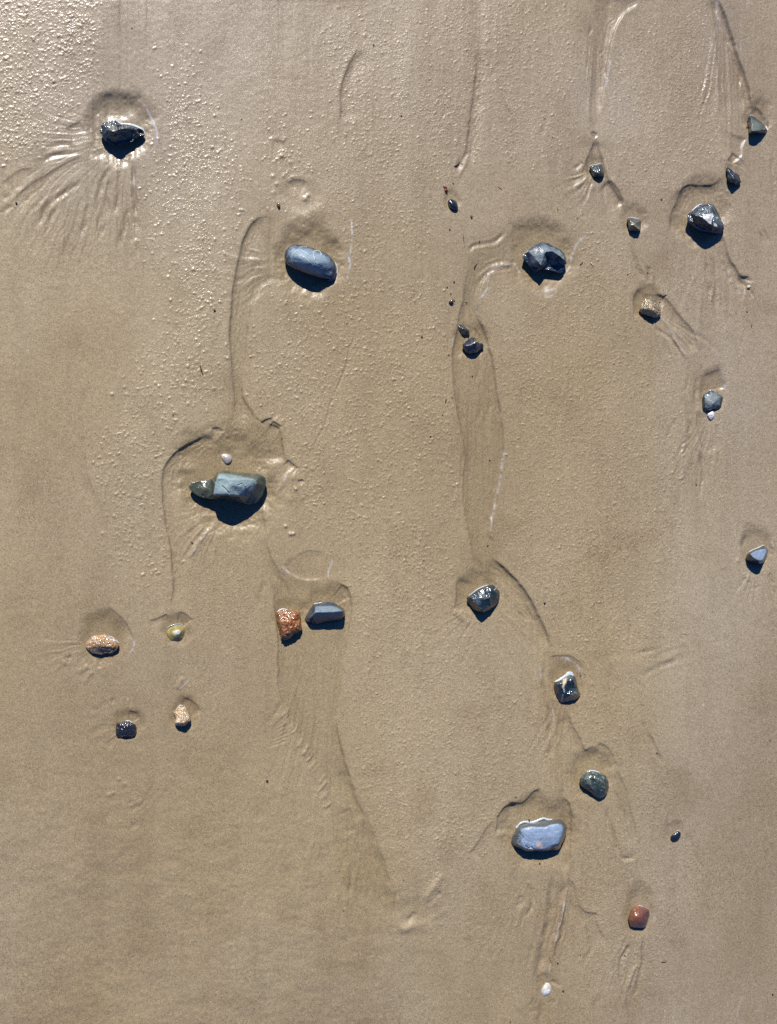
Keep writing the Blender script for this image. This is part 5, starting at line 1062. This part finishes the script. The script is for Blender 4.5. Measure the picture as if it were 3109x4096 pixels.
# little rounded bits
def bit(name, px, py, rx, ry, h, mat, label, cat, ang=0, group=None, seed=0):
    bm = bmesh.new(); bmesh.ops.create_icosphere(bm, subdivisions=3, radius=1)
    ca, sa = math.cos(ang), math.sin(ang)
    for v in bm.verts:
        d = 1+.28*mnoise.noise(v.co*1.3+Vector((seed*2.3, 0, 0)))+.12*mnoise.noise(v.co*3+Vector((0, seed, 0)))
        x, y, z = v.co.x*rx*d, v.co.y*ry*d, v.co.z*h*d
        v.co = Vector(((x*ca-y*sa)*S, (x*sa+y*ca)*S, (z+h*.55)*S))
    me = bpy.data.meshes.new(name); bm.to_mesh(me); bm.free(); me.polygons.foreach_set('use_smooth', np.ones(len(me.polygons), bool))
    o = link(name, me, mat, None, label, cat, group); o.location = ((px-CX)*S, (CY-py)*S, gz(px, py)*S); return o
bit('periwinkle', 1114, 822, 6.5, 11, 8, AMBER, 'tiny shiny amber-brown sea snail above the oval veined pebble', 'sea snail', ang=.35, seed=3)
bit('amber_bit', 1885, 867, 4.5, 6.5, 5, AMBER, 'tiny golden-brown bit of shell below right of the small shiny black pebble', 'shell bit', ang=.3, seed=4)
bit('amber_bit', 1688, 1346, 4, 5, 4, AMBER, 'tiny golden bit of shell on bubbly sand left of the flint chip', 'shell bit', seed=5)
bit('shell_bit', 1805, 1205, 9, 7.5, 9, plain('grey_brown_shell', (.16,.12,.08), .25, .9), 'tiny grey-brown cone-shaped shell bit above left of the flint chip', 'shell bit', ang=.5, seed=6)
bit('amber_bit', 1817, 1200, 3, 3.5, 3.5, AMBER, 'tiny round amber bead touching the grey-brown shell bit', 'shell bit', seed=7)
bit('shell_bit', 2997, 1147, 7, 6, 6, plain('cream_shell', (.75,.66,.5), .3, .6, .1), 'tiny cream-white shell bit at the end of the dark forked rill, right side', 'shell bit', seed=8)
bit('red_grain', 2646, 1205, 3.6, 3.6, 3, plain('rust_grain', (.30,.09,.02), .4, .4), 'tiny rust-red grain above right of the mottled stone', 'grain', seed=9)
bit('red_grain', 2205+1510/12.44, 2680+285/12.44, 3.4, 3.4, 3, plain('orange_grain', (.42,.16,.03), .4, .4), 'tiny orange grain inside the white painted glint arc by the veined stone', 'grain', seed=10)
bit('red_grain', 2987, 510, 2.8, 3.2, 3, plain('dark_red_grain', (.18,.04,.02), .4, .4), 'tiny dark red grain left of the grey-green triangular stone', 'grain', seed=11)
bit('weed_blob', 2035+600/6.853, 3265+133/6.853, 3.6, 3.4, 7, DARKWEED, 'tiny brown weed blob on the painted glint edge of the flat slab', 'seaweed', seed=12)
bit('leaf_scrap', 1069, 3123, 5, 4.5, 3.5, GRIT, 'small dark triangular scrap alone on the plain sand, lower left', 'leaf scrap', ang=.6, seed=13)
bit('leaf_scrap', 2180, 2412, 5, 4, 3.5, GRIT, 'small black scrap right of the curved dark scarp', 'leaf scrap', ang=.8, seed=14)
gl = [(528,115,2.6),(967,478,2.6),(66,813,5),(1495,180,3.6),(1605,466,2.8),(1798,919,3),(1919,965,2.8),(2309,872,2.8),(2646,798,3.2),(859,1242,4.5),(1817,1127,3.5),(1790,1149,3),(1804,1174,3),
 (1892,1503,3),(1797,1420,3.2),(1808,1591,3),(1723,1746,3.4),(1963,1840,3),(1128,1755,2.8),(2989,1247,3),(2788,1939,3),(2595,1090,2.8),(2512,1097,2.6),(1954,2183,3),(2326,2701,3),(2630,3013,3),
 (1614,3517,3),(2063,3188,3),(2233,3854,3.6),(2254,3964,4.2),(2324,3822,2.6),(2503,3826,3.6),(3091,3978,3.6),(2161,3456,4),(1374,3640,2.4),(2040,4085,2.6),(3078,2960,2.6),(1292,1293,2.2),(1387,1295,2.4),(1770,1660,2.4),(2212,548,2.6)]
LM = [((481,537),'craggy wedge-shaped stone'),((1241,1058),'oval veined pebble'),((909,1960),'big green-grey block stone'),((409,2578),'speckled stone'),((700,2537),'limpet shell'),
 ((502,2920),'lumpy glossy black stone'),((730,2866),'cream pitted stone'),((1157,2495),'orange crystalline stone'),((1302,2454),'blue-grey prism stone'),((1811,818),'shiny black pebble'),((1891,1381),'notched black stone'),
 ((2180,1037),'split blue-black stone'),((2389,685),'dark green chip'),((2539,902),'pyramid-like brown chip'),((3027,503),'triangular stone'),((2933,711),'jagged pointed black stone'),((2824,880),'quartz-patched rock'),
 ((2602,1235),'olive mottled stone'),((2850,1607),'blocky grey stone'),((3029,2226),'blue-grey stone at right edge'),((1933,2403),'scratched dark stone'),((2268,2759),'cream-veined stone'),((2378,3142),'rounded green stone'),
 ((2157,3348),'flat pale slab'),((2702,3348),'tiny oval black pebble'),((2557,3670),'reddish-brown stone'),((2183,3959),'egg-shaped white shell'),((903,1837),'cockle shell')]
def where(x, y):
    (lx, ly), nm = min(LM, key=lambda q: math.hypot(x-q[0][0], y-q[0][1]))
    a = math.degrees(math.atan2(-(y-ly), x-lx)) % 360; d = math.hypot(x-lx, y-ly)
    dr = ['right of', 'above right of', 'above', 'above left of', 'left of', 'below left of', 'below', 'below right of'][int((a+22.5)//45) % 8]
    return ('just ' if d < 170 else 'a hand-width ' if d < 330 else 'well ' if d < 560 else 'far ')+dr+' the '+nm
used = {}
g0 = None
gl.sort(key=lambda q: q[1])
for k, (x, y, r) in enumerate(gl):
    if g0 is None:
        g0 = bit('grit_grain', x, y, 1, .8, .8, GRIT, 'tiny dark grain of grit lying loose on the sand', 'grit', group='dark grit grains scattered on the sand', seed=15); o = g0
    else:
        o = g0.copy(); col_.objects.link(o)
    lb = where(x, y); used[lb] = used.get(lb, 0)+1
    o['label'] = 'tiny dark grit grain '+lb+('' if used[lb] == 1 else ', '+('lower' if used[lb] == 2 else 'lowest')+' of these')
    o.location = ((x-CX)*S, (CY-y)*S, gz(x, y)*S); o.scale = (r, r, r); o.rotation_euler = (0, 0, k*1.9)

scene.cycles.use_denoising = False
